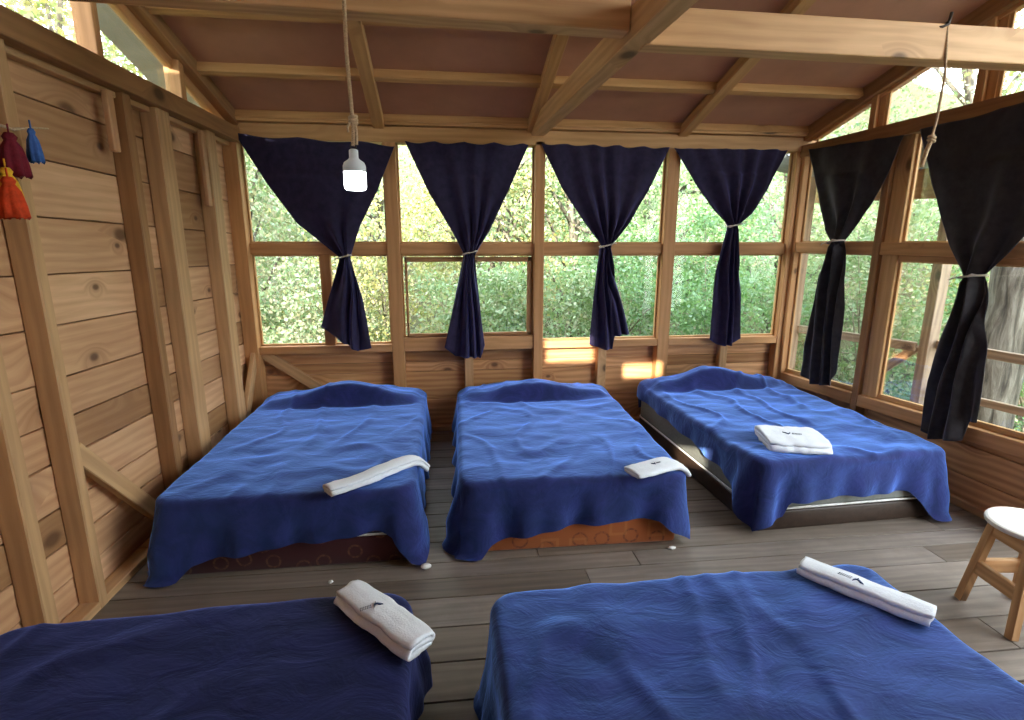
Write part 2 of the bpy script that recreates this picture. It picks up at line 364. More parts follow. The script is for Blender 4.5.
def part(name, mat, parent, fn, smooth=False):
    bm = B(); fn(bm); return mk(name, bm, mat, parent, smooth)
def lstud(y0, y1, z0=0.0, z1=2.40, dep=0.09, mat='stud', lean=0.0, name='stud'):
    def f(bm):
        hexa(bm, [WL(y0, 0, z0), WL(y0, -dep, z0), WL(y1, -dep, z0), WL(y1, 0, z0),
                  WL(y0+lean, 0, z1), WL(y0+lean, -dep, z1), WL(y1+lean, -dep, z1), WL(y1+lean, 0, z1)], 0.005)
    return part(name, mat, wall_left, f)
lstud(1.25, 1.31); lstud(2.05, 2.115); lstud(2.345, 2.40); lstud(3.11, 3.175, mat='plate'); lstud(3.41, 3.55); lstud(4.02, 4.15, mat='stud')
lstud(2.98, 3.03, 2.08, 2.36, 0.03, 'wall', 0, 'nailing_strip'); lstud(3.94, 3.985, 1.88, 2.36, 0.03, 'wall', 0, 'nailing_strip')
lstud(2.79, 2.80, 0.0, 0.05, 0.085, 'stud', 0, 'bottom_block')
def f(bm): bar(bm, WL(1.25, -0.045, 0.02), WL(4.6, -0.045, 0.02), 0.085, 0.04)
part('bottom_plate', 'stud', wall_left, f)
part('backing', 'plate', wall_left, lambda bm: bar(bm, WL(-1.62, -0.132, 1.2), WL(4.72, -0.132, 1.2), 0.02, 2.5, (0, 0, 1), 0))
def f(bm): bar(bm, WL(2.36, -0.03, 0.80), WL(3.12, -0.03, -0.02+0.06), 0.035, 0.085, (1, 0, 0.0))
def diag(bm, P0, P1, nrm, w, t):
    P0, P1, nrm = Vector(P0), Vector(P1), Vector(nrm); bar(bm, P0, P1, w, t, nrm)
part('diagonal_brace', 'stud', wall_left, lambda bm: diag(bm, WL(2.39, -0.03, 0.76), WL(3.02, -0.03, 0.06), (1, 0, 0), 0.085, 0.04))
part('diagonal_brace', 'stud', wall_left, lambda bm: diag(bm, WL(4.55, -0.03, 0.80), WL(4.20, -0.03, 0.30), (1, 0, 0), 0.09, 0.04))
part('top_plate', 'plate', wall_left, lambda bm: bar(bm, WL(YF, -0.02, 2.43), WL(4.66, -0.02, 2.43), 0.12, 0.105))
part('ledger_strip', 'stud', wall_left, lambda bm: bar(bm, WL(1.25, -0.06, 2.365), WL(4.5, -0.06, 2.365), 0.05, 0.03))
# rake rafter and transom mullions above the left wall
part('rake_rafter', 'plate', wall_left, lambda bm: bar(bm, WL(4.70, 0.0, roof(4.70, 0.035)), WL(0.2, 0.0, roof(0.2, 0.035)), 0.07, 0.10, (0, 0, 1)))
part('window_head', 'frame', wall_left, lambda bm: bar(bm, WL(4.45, -0.06, roof(4.45, -0.03)), WL(0.2, -0.06, roof(0.2, -0.03)), 0.05, 0.06, (0, 0, 1)))
for y0, y1 in ((1.0, 1.10), (2.0, 2.09), (2.96, 3.05), (3.74, 3.86)):
    def f(bm, y0=y0, y1=y1):
        ym = (y0+y1)/2
        hexa(bm, [WL(y0, 0.0, 2.48), WL(y0, -0.09, 2.48), WL(ym, -0.09, 2.48), WL(ym, 0.0, 2.48), WL(y0, 0.0, roof(y0)), WL(y0, -0.09, roof(y0)), WL(ym, -0.09, roof(ym)), WL(ym, 0.0, roof(ym))])
        hexa(bm, [WL(ym, -0.03, 2.48), WL(ym, -0.09, 2.48), WL(y1, -0.09, 2.48), WL(y1, -0.03, 2.48), WL(ym, -0.03, roof(ym)), WL(ym, -0.09, roof(ym)), WL(y1, -0.09, roof(y1)), WL(y1, -0.03, roof(y1))])
    part('mullion', 'frame', wall_left, f)
def lwin(n, y0, y1, gm='glass', zb=2.485):
    bm = B()
    def strip(p, q): bar(bm, p, q, 0.025, 0.02)
    strip(WL(y0, -0.05, zb+0.01), WL(y1, -0.05, zb+0.01)); strip(WL(y0, -0.05, roof(y0, -0.06)), WL(y1, -0.05, max(zb, roof(y1, -0.06))))
    w = struct(mk('window_%d' % n, bm, 'frame'))
    bm = B(); t0, t1 = roof(y0, -0.02), max(zb+0.01, roof(y1, -0.02))
    hexa(bm, [WL(y0, -0.062, zb), WL(y0, -0.066, zb), WL(y0, -0.066, t0), WL(y0, -0.062, t0), WL(y1, -0.062, zb), WL(y1, -0.066, zb), WL(y1, -0.066, t1), WL(y1, -0.062, t1)], 0)
    mk('pane', bm, gm, w)
def f(bm):
    for y0, y1 in ((1.98, 1.1), (1.1, YR), (YR, -0.7), (-0.7, -1.62)):
        g = lambda y: roof(YR, 0.06)-0.29*abs(y-YR) if y < YR else roof(y, 0.06)
        hexa(bm, [WL(y0, -0.05, 2.45), WL(y0, -0.075, 2.45), WL(y0, -0.075, g(y0)), WL(y0, -0.05, g(y0)), WL(y1, -0.05, 2.45), WL(y1, -0.075, 2.45), WL(y1, -0.075, g(y1)), WL(y1, -0.05, g(y1))], 0.003)
part('gable_sun_block', 'wall', wall_left, f)  # unseen boards added to keep stray sun off the back wall
lwin(6, 2.09, 2.96, 'glass'); lwin(7, 3.05, 3.74, 'glassd'); lwin(8, 3.86, 4.42, 'glassd')

# back wall -----------------------------------------------------------
bm = B(); zs = [-0.04, 0.275, 0.535, 0.625, 0.80]
for z0, z1 in zip(zs, zs[1:]):
    for x0, x1 in ((-1.72, -0.42), (-0.42, 0.79), (0.79, 1.94), (1.94, 3.2)):
        box(bm, (x0+0.002, YB+r2.uniform(0, 0.005), z0+0.002), (x1-0.002, YB+0.025, z1-0.002), 0, 0.003)
wall_back = struct(mk('wall_back', bm, 'lower'))
def bpart(name, mat, lo, hi, long=None): return part(name, mat, wall_back, lambda bm: box(bm, lo, hi, long))
YP = 4.50
bpart('backing', 'plate', (-1.75, YB+0.03, -0.1), (3.25, YB+0.05, 0.78), 0)
bpart('corner_post', 'frame', (-1.635, YP-0.03, 0), (-1.53, YB, 2.44))
bpart('post', 'frame', (-0.46, YP, 0), (-0.36, YB, 2.44)); bpart('post', 'frame', (0.75, YP-0.01, 0), (0.83, YB, 2.44)); bpart('post', 'frame', (1.88, YP, 0), (1.985, YB, 2.44))
bpart('corner_post', 'frame', (3.03, YP, 0), (3.13, YB, 2.44))
bpart('mullion', 'frame', (-1.01, YP+0.035, 0.79), (-0.925, YB, 1.55))
for x0, x1 in ((-1.53, -0.46), (-0.36, 0.75), (0.83, 1.88), (1.985, 3.03)):
    bpart('mid_rail', 'frame', (x0, YP+0.03, 1.545), (x1, YB, 1.635))
for x0, x1, zt in ((-1.53, -0.46, 0.80), (-0.36, 0.75, 0.85), (0.83, 1.88, 0.80), (1.985, 3.03, 0.80)):
    bpart('sill', 'frame', (x0, YP+0.005, 0.735), (x1, YB+0.02, zt))
for x0, x1 in ((0.15, 0.225), (1.34, 1.42), (2.50, 2.57)):
    bpart('stud', 'stud', (x0, YP+0.03, 0), (x1, YB, 0.735), 2)
part('diagonal_brace', 'stud', wall_back, lambda bm: diag(bm, (-1.52, YP+0.06, 0.74), (-0.75, YP+0.06, 0.17), (0, -1, 0), 0.085, 0.035))
bpart('bottom_plate', 'stud', (-1.55, YP+0.03, 0.0), (3.05, YB, 0.045))
bpart('top_plate', 'purlin', (-1.70, YP-0.01, 2.405), (3.20, YB+0.02, 2.52))
bpart('top_ledger', 'purlin', (-1.60, YP-0.05, 2.525), (3.10, YP+0.02, 2.555))
YG = 4.575
def bwin(n, x0, x1, zs, mulls=()):
    bm = B(); e = 0.014
    for z0, z1 in zs:
        box(bm, (x0, YG-0.015, z0), (x0+e, YG+0.015, z1), 2, 0.002); box(bm, (x1-e, YG-0.015, z0), (x1, YG+0.015, z1), 2, 0.002)
        box(bm, (x0, YG-0.015, z0), (x1, YG+0.015, z0+e), 0, 0.002); box(bm, (x0, YG-0.015, z1-e), (x1, YG+0.015, z1), 0, 0.002)
    w = struct(mk('window_%d' % n, bm, 'purlin'))
    for z0, z1 in zs:
        for a, b in zip((x0,)+tuple(m[1] for m in mulls)*(z0 < 1), tuple(m[0] for m in mulls)*(z0 < 1)+(x1,)):
            part('pane', 'glass', w, lambda bm: box(bm, (a+0.005, YG+0.004, z0+0.005), (b-0.005, YG+0.008, z1-0.005), 2, 0))
    return w
up = (1.635, 2.44)
bwin(1, -1.53, -0.46, ((0.80, 1.545), up), ((-1.01, -0.925),))
w2 = bwin(2, -0.36, 0.75, ((0.85, 1.545), up))
def f(bm):
    e = 0.04; x0, x1, z0, z1 = -0.33, 0.735, 0.855, 1.525
    box(bm, (x0, YG-0.045, z0), (x1, YG-0.016, z0+0.028), 0); box(bm, (x0, YG-0.045, z1-e), (x1, YG-0.016, z1), 0)
    box(bm, (x0, YG-0.045, z0), (x0+0.02, YG-0.016, z1), 2); box(bm, (x1-e, YG-0.045, z0), (x1, YG-0.016, z1), 2)
part('sash', 'plate', w2, f)
bwin(3, 0.83, 1.88, ((0.80, 1.545), up)); bwin(4, 1.985, 3.03, ((0.80, 1.545), up))

# right wall -----------------------------------------------------------
UE = 2.4
def sill_z(u): return 0.46+0.045*u
bm = B()
for z0, z1 in ((-0.04, 0.20), (0.20, 0.40), (0.40, 0.66)):
    for u0, u1 in ((-0.05, 1.04), (1.04, 2.4)):
        t0 = min(z1, sill_z(u0)-0.05); t1 = min(z1, sill_z(u1)-0.05)
        hexa(bm, [WR(u0+.002, -0.09, z0+.002), WR(u0+.002, -0.115, z0+.002), WR(u0+.002, -0.115, t0-.002), WR(u0+.002, -0.09, t0-.002),
                  WR(u1-.002, -0.09, z0+.002), WR(u1-.002, -0.115, z0+.002), WR(u1-.002, -0.115, t1-.002), WR(u1-.002, -0.09, t1-.002)], 0.003)
wall_right = struct(mk('wall_right', bm, 'lower'))
def rpart(name, mat, u0, u1, o0, o1, z0, z1, long=2):
    def f(bm):
        if long == 2:
            hexa(bm, [WR(u0, o0, z0), WR(u0, o1, z0), WR(u1, o1, z0), WR(u1, o0, z0), WR(u0, o0, z1), WR(u0, o1, z1), WR(u1, o1, z1), WR(u1, o0, z1)])
        else:
            a = z0 if callable(z0) else (lambda u: z0); b = z1 if callable(z1) else (lambda u: z1)
            hexa(bm, [WR(u0, o0, a(u0)), WR(u0, o1, a(u0)), WR(u0, o1, b(u0)), WR(u0, o0, b(u0)), WR(u1, o0, a(u1)), WR(u1, o1, a(u1)), WR(u1, o1, b(u1)), WR(u1, o0, b(u1))])
    return part(name, mat, wall_right, f)
part('backing', 'plate', wall_right, lambda bm: hexa(bm, [WR(-0.08, -0.118, -0.1), WR(-0.08, -0.135, -0.1), WR(-0.08, -0.135, sill_z(0)-0.03), WR(-0.08, -0.118, sill_z(0)-0.03), WR(UE, -0.118, -0.1), WR(UE, -0.135, -0.1), WR(UE, -0.135, sill_z(UE)-0.03), WR(UE, -0.118, sill_z(UE)-0.03)], 0))
rpart('corner_post', 'frame', 0.06, 0.13, -0.08, 0.0, 0, 2.40)
rpart('post', 'plate', 0.96, 1.02, -0.09, 0.0, 0, 2.40); rpart('jamb', 'purlin', 1.02, 1.15, -0.085, -0.03, 0.5, 2.40)
rpart('post', 'plate', 2.28, 2.36, -0.09, 0.0, 0, 2.40); rpart('post', 'frame', 3.5, 3.58, -0.09, 0.0, 0, 2.40); rpart('post', 'frame', 4.7, 4.78, -0.09, 0.0, 0, 2.40)
for u0, u1 in ((0.13, 0.96), (1.02, 2.28)):
    rpart('mid_rail', 'frame', u0, u1, -0.085, -0.005, 1.56, 1.65, 0)
    rpart('sill', 'frame', u0, u1, -0.10, 0.0, lambda u: sill_z(u)-0.09, lambda u: sill_z(u), 0)
    rpart('sill_ledge', 'purlin', u0, u1, -0.10, -0.045, lambda u: sill_z(u), lambda u: sill_z(u)+0.03, 0)
def f(bm):
    for z0, z1 in ((-0.04, 0.4), (0.4, 0.82), (0.82, 1.25), (1.25, 1.66), (1.66, 2.02), (2.02, 2.38)):
        hexa(bm, [WR(4.3, -0.09, z0), WR(4.3, -0.115, z0), WR(4.3, -0.115, z1-.003), WR(4.3, -0.09, z1-.003), WR(6.2, -0.09, z0), WR(6.2, -0.115, z0), WR(6.2, -0.115, z1-.003), WR(6.2, -0.09, z1-.003)], 0.003)
part('rear_light_block', 'wall', wall_right, f)  # unseen boards added to cut the light on the bed fronts
rpart('sash_head', 'frame', 1.15, 2.28, -0.08, -0.04, 1.52, 1.56, 0)
rpart('skirt_rail', 'stud', 0.05, UE, -0.085, -0.05, 0.0, 0.05, 0)
rpart('top_plate', 'plate', -0.05, 6.2, -0.09, 0.02, 2.36, 2.455, 0)
def roofR(u, off=0.0): return roof(WR(u).y, off)
part('rake_rafter', 'plate', wall_right, lambda bm: bar(bm, WR(-0.1, -0.03, roofR(-0.1, 0.03)), WR(4.4, -0.03, roofR(4.4, 0.03)), 0.08, 0.11))
part('window_head', 'frame', wall_right, lambda bm: bar(bm, WR(0.15, -0.06, roofR(0.15, -0.03)), WR(4.4, -0.06, roofR(4.4, -0.03)), 0.05, 0.04))
for u0, u1 in ((0.74, 0.85), (1.51, 1.62), (2.4, 2.5), (3.4, 3.5)):
    def f(bm, u0=u0, u1=u1):
        for a, b, o in ((u0, (u0+u1)/2, -0.02), ((u0+u1)/2, u1, -0.045)):
            hexa(bm, [WR(a, o, 2.45), WR(a, -0.09, 2.45), WR(b, -0.09, 2.45), WR(b, o, 2.45), WR(a, o, roofR(a)), WR(a, -0.09, roofR(a)), WR(b, -0.09, roofR(b)), WR(b, o, roofR(b))])
    part('mullion', 'frame', wall_right, f)
def rwin(n, u0, u1, quads, gm='glass'):
    """quads: (u0,u1,zb0,zt0,zb1,zt1)"""
    bm = B()
    for a, b, zb0, zt0, zb1, zt1 in quads:
        for (p, q) in ((WR(a, -0.06, zb0), WR(b, -0.06, zb1)), (WR(a, -0.06, zt0), WR(b, -0.06, zt1)), (WR(a+.007, -0.06, zb0), WR(a+.007, -0.06, zt0)), (WR(b-.007, -0.06, zb1), WR(b-.007, -0.06, zt1))):
            if (p-q).length > 0.02: bar(bm, p, q, 0.025, 0.016, nR if abs((q-p).normalized().z) > 0.8 else (0, 0, 1), 0.002)
    w = struct(mk('window_%d' % n, bm, 'purlin'))
    for a, b, zb0, zt0, zb1, zt1 in quads:
        part('pane', gm, w, lambda bm: hexa(bm, [WR(a, -0.062, zb0), WR(a, -0.066, zb0), WR(a, -0.066, zt0), WR(a, -0.062, zt0), WR(b, -0.062, zb1), WR(b, -0.066, zb1), WR(b, -0.066, zt1), WR(b, -0.062, zt1)], 0))
rwin(9, 0, 0, [(0.13, 0.96, sill_z(0.13)+0.03, 1.56, sill_z(0.96)+0.03, 1.56), (0.13, 0.96, 1.65, 2.37, 1.65, 2.37)])
rwin(10, 0, 0, [(1.15, 2.28, sill_z(1.15)+0.03, 1.52, sill_z(2.28)+0.03, 1.52), (1.15, 2.28, 1.65, 2.37, 1.65, 2.37)])
rwin(11, 0, 0, [(0.18, 0.74, 2.455, roofR(0.18, -0.04), 2.455, roofR(0.74, -0.04))], 'glass')
rwin(12, 0, 0, [(0.85, 1.51, 2.455, roofR(0.85, -0.04), 2.455, roofR(1.51, -0.04))], 'glass')
rwin(13, 0, 0, [(1.62, 2.4, 2.455, roofR(1.62, -0.04), 2.455, roofR(2.4, -0.04))], 'glassd')

# ceiling --------------------------------------------------------------

bm = B(); ys = [4.85, 4.48, 3.93, 3.4, 2.7, 2.0, 1.3, YR]
for y0, y1 in zip(ys, ys[1:]):
    for x0, x1 in ((-1.72, -0.45), (-0.45, 0.74), (0.74, 2.02), (2.02, 3.30)):
        o = 0.075
        hexa(bm, [Vector((x0, y0, roof(y0, o))), Vector((x0, y1, roof(y1, o))), Vector((x0, y1, roof(y1, o+0.012))), Vector((x0, y0, roof(y0, o+0.012))),
                  Vector((x1, y0, roof(y0, o))), Vector((x1, y1, roof(y1, o))), Vector((x1, y1, roof(y1, o+0.012))), Vector((x1, y0, roof(y0, o+0.012)))], 0)
ceiling = struct(mk('ceiling', bm, 'ply'))
def cpart(name, mat, fn): return part(name, mat, ceiling, fn)
for y in (4.475, 3.93, 3.40, 2.75, 2.1, 1.4):
    cpart('purlin', 'purlin', lambda bm: bar(bm, (-1.56, y, roof(y, 0.045)), (3.12, y, roof(y, 0.045)), 0.06, 0.06, (0, S, 1)))
for x, w in ((-0.44, 0.085), (0.72, 0.075), (1.985, 0.085)):
    cpart('rafter', 'purlin', lambda bm: bar(bm, (x-0.04*(x < 0), 4.58, roof(4.58, 0.022)), (x+0.04*(x > 1), YR, roof(YR, 0.022)), w, 0.075, (0, S, 1)))
cpart('centre_beam', 'beam', lambda bm: bar(bm, (0.76, 4.64, 2.54), (0.90, 0.9, 2.54), 0.10, 0.13))
cpart('tie_beam', 'beam', lambda bm: bar(bm, (-1.7, 2.36, 2.60), (0.79, 2.43, 2.58), 0.10, 0.145))
cpart('tie_beam', 'beam', lambda bm: bar(bm, (0.87, 2.46, 2.545), (3.3, 2.46, 2.535), 0.10, 0.15))
cpart('rear_slope', 'ply', lambda bm: hexa(bm, [Vector((-3.0, YR, roof(YR, 0.075))), Vector((-3.0, -2.0, roof(YR, 0.075)-0.29*2.3)), Vector((-3.0, -2.0, roof(YR, 0.1)-0.29*2.3)), Vector((-3.0, YR, roof(YR, 0.12))),
     Vector((3.8, YR, roof(YR, 0.075))), Vector((3.8, -2.0, roof(YR, 0.075)-0.29*2.3)), Vector((3.8, -2.0, roof(YR, 0.1)-0.29*2.3)), Vector((3.8, YR, roof(YR, 0.12)))], 0))  # unseen slope; left overhang lengthened to block sun from the first curtain
cpart('ridge_beam', 'beam', lambda bm: bar(bm, (-1.7, YR, roof(YR, -0.03)), (3.4, YR, roof(YR, -0.03)), 0.08, 0.16))
# unseen rear wall; its three slots are shaped to throw the sun patches
bm = B(); cut = [(-1.30, -0.86, 2.77, 2.98), (-0.58, -0.21, 2.60, 2.74), (-0.13, 0.04, 1.82, 1.98)]
xs = sorted({-2.1, 3.5}|{c_[0] for c_ in cut}|{c_[1] for c_ in cut})
for x0, x1 in zip(xs, xs[1:]):
    z_ = -0.1; xm = (x0+x1)/2
    for c_ in sorted(cut, key=lambda q: q[2]):
        if c_[0] < xm < c_[1]:
            box(bm, (x0, -1.66, z_), (x1, -1.62, c_[2]), 2, 0); z_ = c_[3]
    box(bm, (x0, -1.66, z_), (x1, -1.62, 3.2), 2, 0)
struct(mk('wall_rear', bm, 'wall'))
cpart('roof_sheet', 'sheet', lambda bm: hexa(bm, [Vector((-1.95, 4.95, roof(4.95, 0.10))), Vector((-1.95, YR-0.1, roof(YR-0.1, 0.10))), Vector((-1.95, YR-0.1, roof(YR-0.1, 0.12))), Vector((-1.95, 4.95, roof(4.95, 0.12))),
     Vector((3.36, 4.95, roof(4.95, 0.10))), Vector((3.36, YR-0.1, roof(YR-0.1, 0.10))), Vector((3.36, YR-0.1, roof(YR-0.1, 0.12))), Vector((3.36, 4.95, roof(4.95, 0.12)))], 0))

# ------------------------------------------------------------------ curtains
def resample(pts, n):
    P = [Vector((a, b)) for a, b in pts]; d = [0]
    for a, b in zip(P, P[1:]): d.append(d[-1]+(b-a).length)
    out = []
    for i in range(n):
        t = d[-1]*i/(n-1); k = 0
        while k < len(d)-2 and d[k+1] < t: k += 1
        f = (t-d[k])/max(1e-9, d[k+1]-d[k]); out.append(P[k].lerp(P[k+1], f))
    return out
def curtain(frame, upL, upR, dnL, dnR, bot, mat, label, pleats=7, seed=0, side=1):
    """frame(a, off, z): a along the wall, off into the room"""
    nu, nd, nc = 46, 40, 84
    UL, UR, DL, DR = resample(upL, nu), resample(upR, nu), resample(dnL, nd), resample(dnR, nd)
    rows = [(l, r, 'u', i/(nu-1)) for i, (l, r) in enumerate(zip(UL, UR))]+[(l, r, 'd', i/(nd-1)) for i, (l, r) in enumerate(zip(DL, DR))][1:]
    wt = abs(upR[0][0]-upL[0][0])
    bm = B(); vs = []
    tie_z = (dnL[0][1]+dnR[0][1])/2
    for l, r, kind, t in rows:
        row = []
        w = abs(r.x-l.x)
        for j in range(nc+1):
            s = j/nc
            wob = 0.8*noise.noise((s*2.5+seed, t*0.8, seed*1.7))
            if kind == 'u':
                p = l.lerp(r, s); p.y += 0.010*math.sin(2*PI*pleats*s+seed)*max(0, 1-t*6)*0.5
                if t < 0.02: p.y -= 0.012*abs(math.sin(PI*pleats*s))
                A = (0.013 if pleats > 4 else 0.006)+0.030*t**1.5*min(1, 4*s*(1-s)+0.25)
                # the belly of the gathered cloth sags below the straight line at the edges
                ph = 2*PI*(pleats*s+wob)
            else:
                zb = pl([(q[0], q[1]) for q in bot], lerp(bot[0][0], bot[-1][0], s))
                e = l.lerp(r, s)
                z = lerp(tie_z, zb, t); p = Vector((e.x, z))
                A = lerp(0.047, 0.032, sm(t)); A *= min(1, 4*s*(1-s)+0.3)
                ph = 2*PI*(lerp(pleats, 3.2, sm(t*1.5))*s+wob+0.15*t)
            off = A*math.sin(ph)+0.012*noise.noise((p.x*7+seed, p.y*5, 3.1))
            if kind == 'd': off += 0.03*sm(t)
            off += 0.05*math.sin(PI*s)*(0.25 if kind == 'u' and t < .3 else 0.6)
            row.append(bm.verts.new(frame(p.x, off, p.y)))
        vs.append(row)
    for a, b in zip(vs, vs[1:]):
        for j in range(nc): bm.faces.new((a[j], a[j+1], b[j+1], b[j]))
    c0 = frame((upL[0][0]+upR[0][0])/2, 0, upL[0][1])
    o = mk('curtain', bm, mat, None, True, loc=c0)
    m = o.modifiers.new('thick', 'SOLIDIFY'); m.thickness = 0.004; m.offset = 0
    tag(o, label, 'curtain', 'tied back dark curtains')
    # cord round the waist
    cx = (dnL[0][0]+dnR[0][0])/2; hw = abs(dnR[0][0]-dnL[0][0])/2+0.012
    bm = B()
    pts = [frame(cx+hw*math.cos(a), 0.025+0.062*math.sin(a), tie_z+0.012*math.cos(a)*side+0.012) for a in [2*PI*k/24 for k in range(25)]]
    tube(bm, pts, 0.006, 6, False)
    tube(bm, [frame(cx-hw*.3, 0.088, tie_z+0.012), frame(cx-hw*.9, 0.10, tie_z-0.004), frame(cx-hw*1.3, 0.085, tie_z-0.012*side)], 0.004, 5)
    tube(bm, [frame(cx+hw*.2, 0.088, tie_z+0.012), frame(cx+hw*.8, 0.10, tie_z+0.03), frame(cx+hw*1.2, 0.09, tie_z+0.025)], 0.004, 5)
    mk('tie_cord', bm, 'string', o, True)
    return o
fb = lambda a, off, z: Vector((a, 4.462-off, z))
fr = lambda a, off, z: WR(a, 0.04+off, z)
curtain(fb, [(-1.53, 2.435), (-1.34, 2.09), (-1.14, 1.79), (-0.835, 1.53)], [(-0.36, 2.385), (-0.51, 2.04), (-0.66, 1.77), (-0.75, 1.53)],
        [(-0.83, 1.52), (-0.94, 1.21), (-1.01, 0.99)], [(-0.75, 1.52), (-0.67, 1.2), (-0.62, 0.80)], [(-1.01, 0.97), (-0.88, 0.88), (-0.73, 0.765), (-0.62, 0.79)], 'curtain',
        'navy curtain behind the lit bulb, leftmost, with its tail blown askew', 2.6, 1)
curtain(fb, [(-0.285, 2.41), (-0.11, 2.03), (0.06, 1.74), (0.155, 1.56)], [(0.69, 2.41), (0.52, 2.04), (0.37, 1.74), (0.255, 1.56)],
        [(0.16, 1.55), (0.04, 1.04), (-0.02, 0.8)], [(0.245, 1.55), (0.29, 1.03), (0.32, 0.79)], [(-0.02, 0.78), (0.07, 0.70), (0.28, 0.685), (0.32, 0.79)], 'curtain',
        'navy curtain of the second back window, tail falling between the left and middle beds', 4.2, 2)
curtain(fb, [(0.79, 2.42), (0.96, 2.08), (1.15, 1.82), (1.31, 1.62)], [(1.865, 2.41), (1.71, 2.07), (1.54, 1.79), (1.40, 1.62)],
        [(1.305, 1.61), (1.26, 1.25), (1.23, 0.8)], [(1.395, 1.61), (1.46, 1.28), (1.59, 0.85)], [(1.23, 0.78), (1.35, 0.735), (1.44, 0.73), (1.45, 0.85), (1.59, 0.86)], 'curtain',
        'navy curtain above the sunlit patch of wall beyond the middle bed', 5, 3)
curtain(fb, [(1.90, 2.41), (2.1, 2.13), (2.28, 1.92), (2.42, 1.79)], [(2.92, 2.42), (2.78, 2.11), (2.63, 1.89), (2.52, 1.79)],
        [(2.425, 1.78), (2.34, 1.41), (2.33, 0.8)], [(2.52, 1.78), (2.57, 1.41), (2.63, 0.8)], [(2.33, 0.80), (2.42, 0.745), (2.54, 0.745), (2.63, 0.80)], 'curtain',
        'navy curtain of the back window above the pillow of the right bed', 4.5, 4)
curtain(fr, [(0.22, 2.41), (0.38, 2.07), (0.53, 1.74), (0.62, 1.655)], [(1.13, 2.36), (1.05, 2.15), (0.93, 1.91), (0.72, 1.655)],
        [(0.625, 1.64), (0.53, 1.4), (0.50, 0.91), (0.48, 0.53)], [(0.725, 1.64), (0.79, 1.48), (0.85, 1.16), (0.87, 0.64)], [(0.48, 0.53), (0.63, 0.50), (0.82, 0.525), (0.87, 0.64)], 'curtain_black',
        'near black curtain on the right wall nearest the back corner', 2.6, 5)
curtain(fr, [(1.24, 2.37), (1.41, 1.99), (1.58, 1.64), (1.71, 1.46)], [(2.34, 2.40), (2.08, 1.80), (1.93, 1.59), (1.83, 1.46)],
        [(1.72, 1.44), (1.66, 1.11), (1.61, 0.78), (1.63, 0.45)], [(1.83, 1.44), (1.89, 1.21), (1.95, 0.92), (1.97, 0.61)], [(1.63, 0.44), (1.72, 0.42), (1.90, 0.47), (1.91, 0.60), (1.97, 0.61)], 'curtain_black',
        'large near black curtain on the right wall, cut by the picture edge', 2.2, 6)

# ------------------------------------------------------------------ beds and blankets
def rounded_slab(bm, x0, x1, y0, y1, z0, z1, r=0.05, e=0.02, n=6):
    """soft edged block"""
    def loop(ins, z):
        pts = []
        for cx, cy, a0 in ((x1-r, y1-r, 0), (x0+r, y1-r, PI/2), (x0+r, y0+r, PI), (x1-r, y0+r, 1.5*PI)):
            for k in range(n+1):
                a = a0+PI/2*k/n; pts.append(bm.verts.new((cx+(r-ins)*math.cos(a), cy+(r-ins)*math.sin(a), z)))
        return pts
    prof = [(e, z0), (e*.3, z0+e*.3), (0, z0+e), (0, z1-e), (e*.3, z1-e*.3), (e, z1)]
    R = [loop(i, z) for i, z in prof]
    for a, b in zip(R, R[1:]):
        for k in range(len(a)): bm.faces.new((a[k], a[(k+1) % len(a)], b[(k+1) % len(a)], b[k]))
    bm.faces.new(R[0][::-1]); bm.faces.new(R[-1])
def bed(loc, rz, w, l, ztop, base_mat, mat_mat, zsplit, label, piping=True, extra=None):
    """loc = middle of the foot end on the floor"""
    t = empty('double_bed', loc, rz); T = t.matrix_basis
    def p(name, mat, fn):
        bm = B(); fn(bm); bmesh.ops.transform(bm, matrix=T, verts=bm.verts); return mk(name, bm, mat, t, True)
    b = p('box_base', base_mat, lambda bm: rounded_slab(bm, -w/2, w/2, 0, l, 0.0, zsplit-0.004, 0.03, 0.012))
    m = p('mattress', mat_mat, lambda bm: rounded_slab(bm, -w/2, w/2, 0.0, l, zsplit+0.004, ztop-0.02, 0.05, 0.025))
    if piping:
        def f(bm):
            for z in (zsplit+0.012,):
                pts = []
                r = 0.05
                for cx, cy, a0 in ((w/2-r, l-r, 0), (-w/2+r, l-r, PI/2), (-w/2+r, r, PI), (w/2-r, r, 1.5*PI)):
                    for k in range(7):
                        a = a0+PI/2*k/6; pts.append((cx+(r+0.003)*math.cos(a), cy+(r+0.003)*math.sin(a), z))
                pts.append(pts[0]); tube(bm, pts, 0.007, 6, False)
        p('piping', 'piping', f).parent = m
    tag(t, label, 'bed', 'double beds in the cabin')
    return t
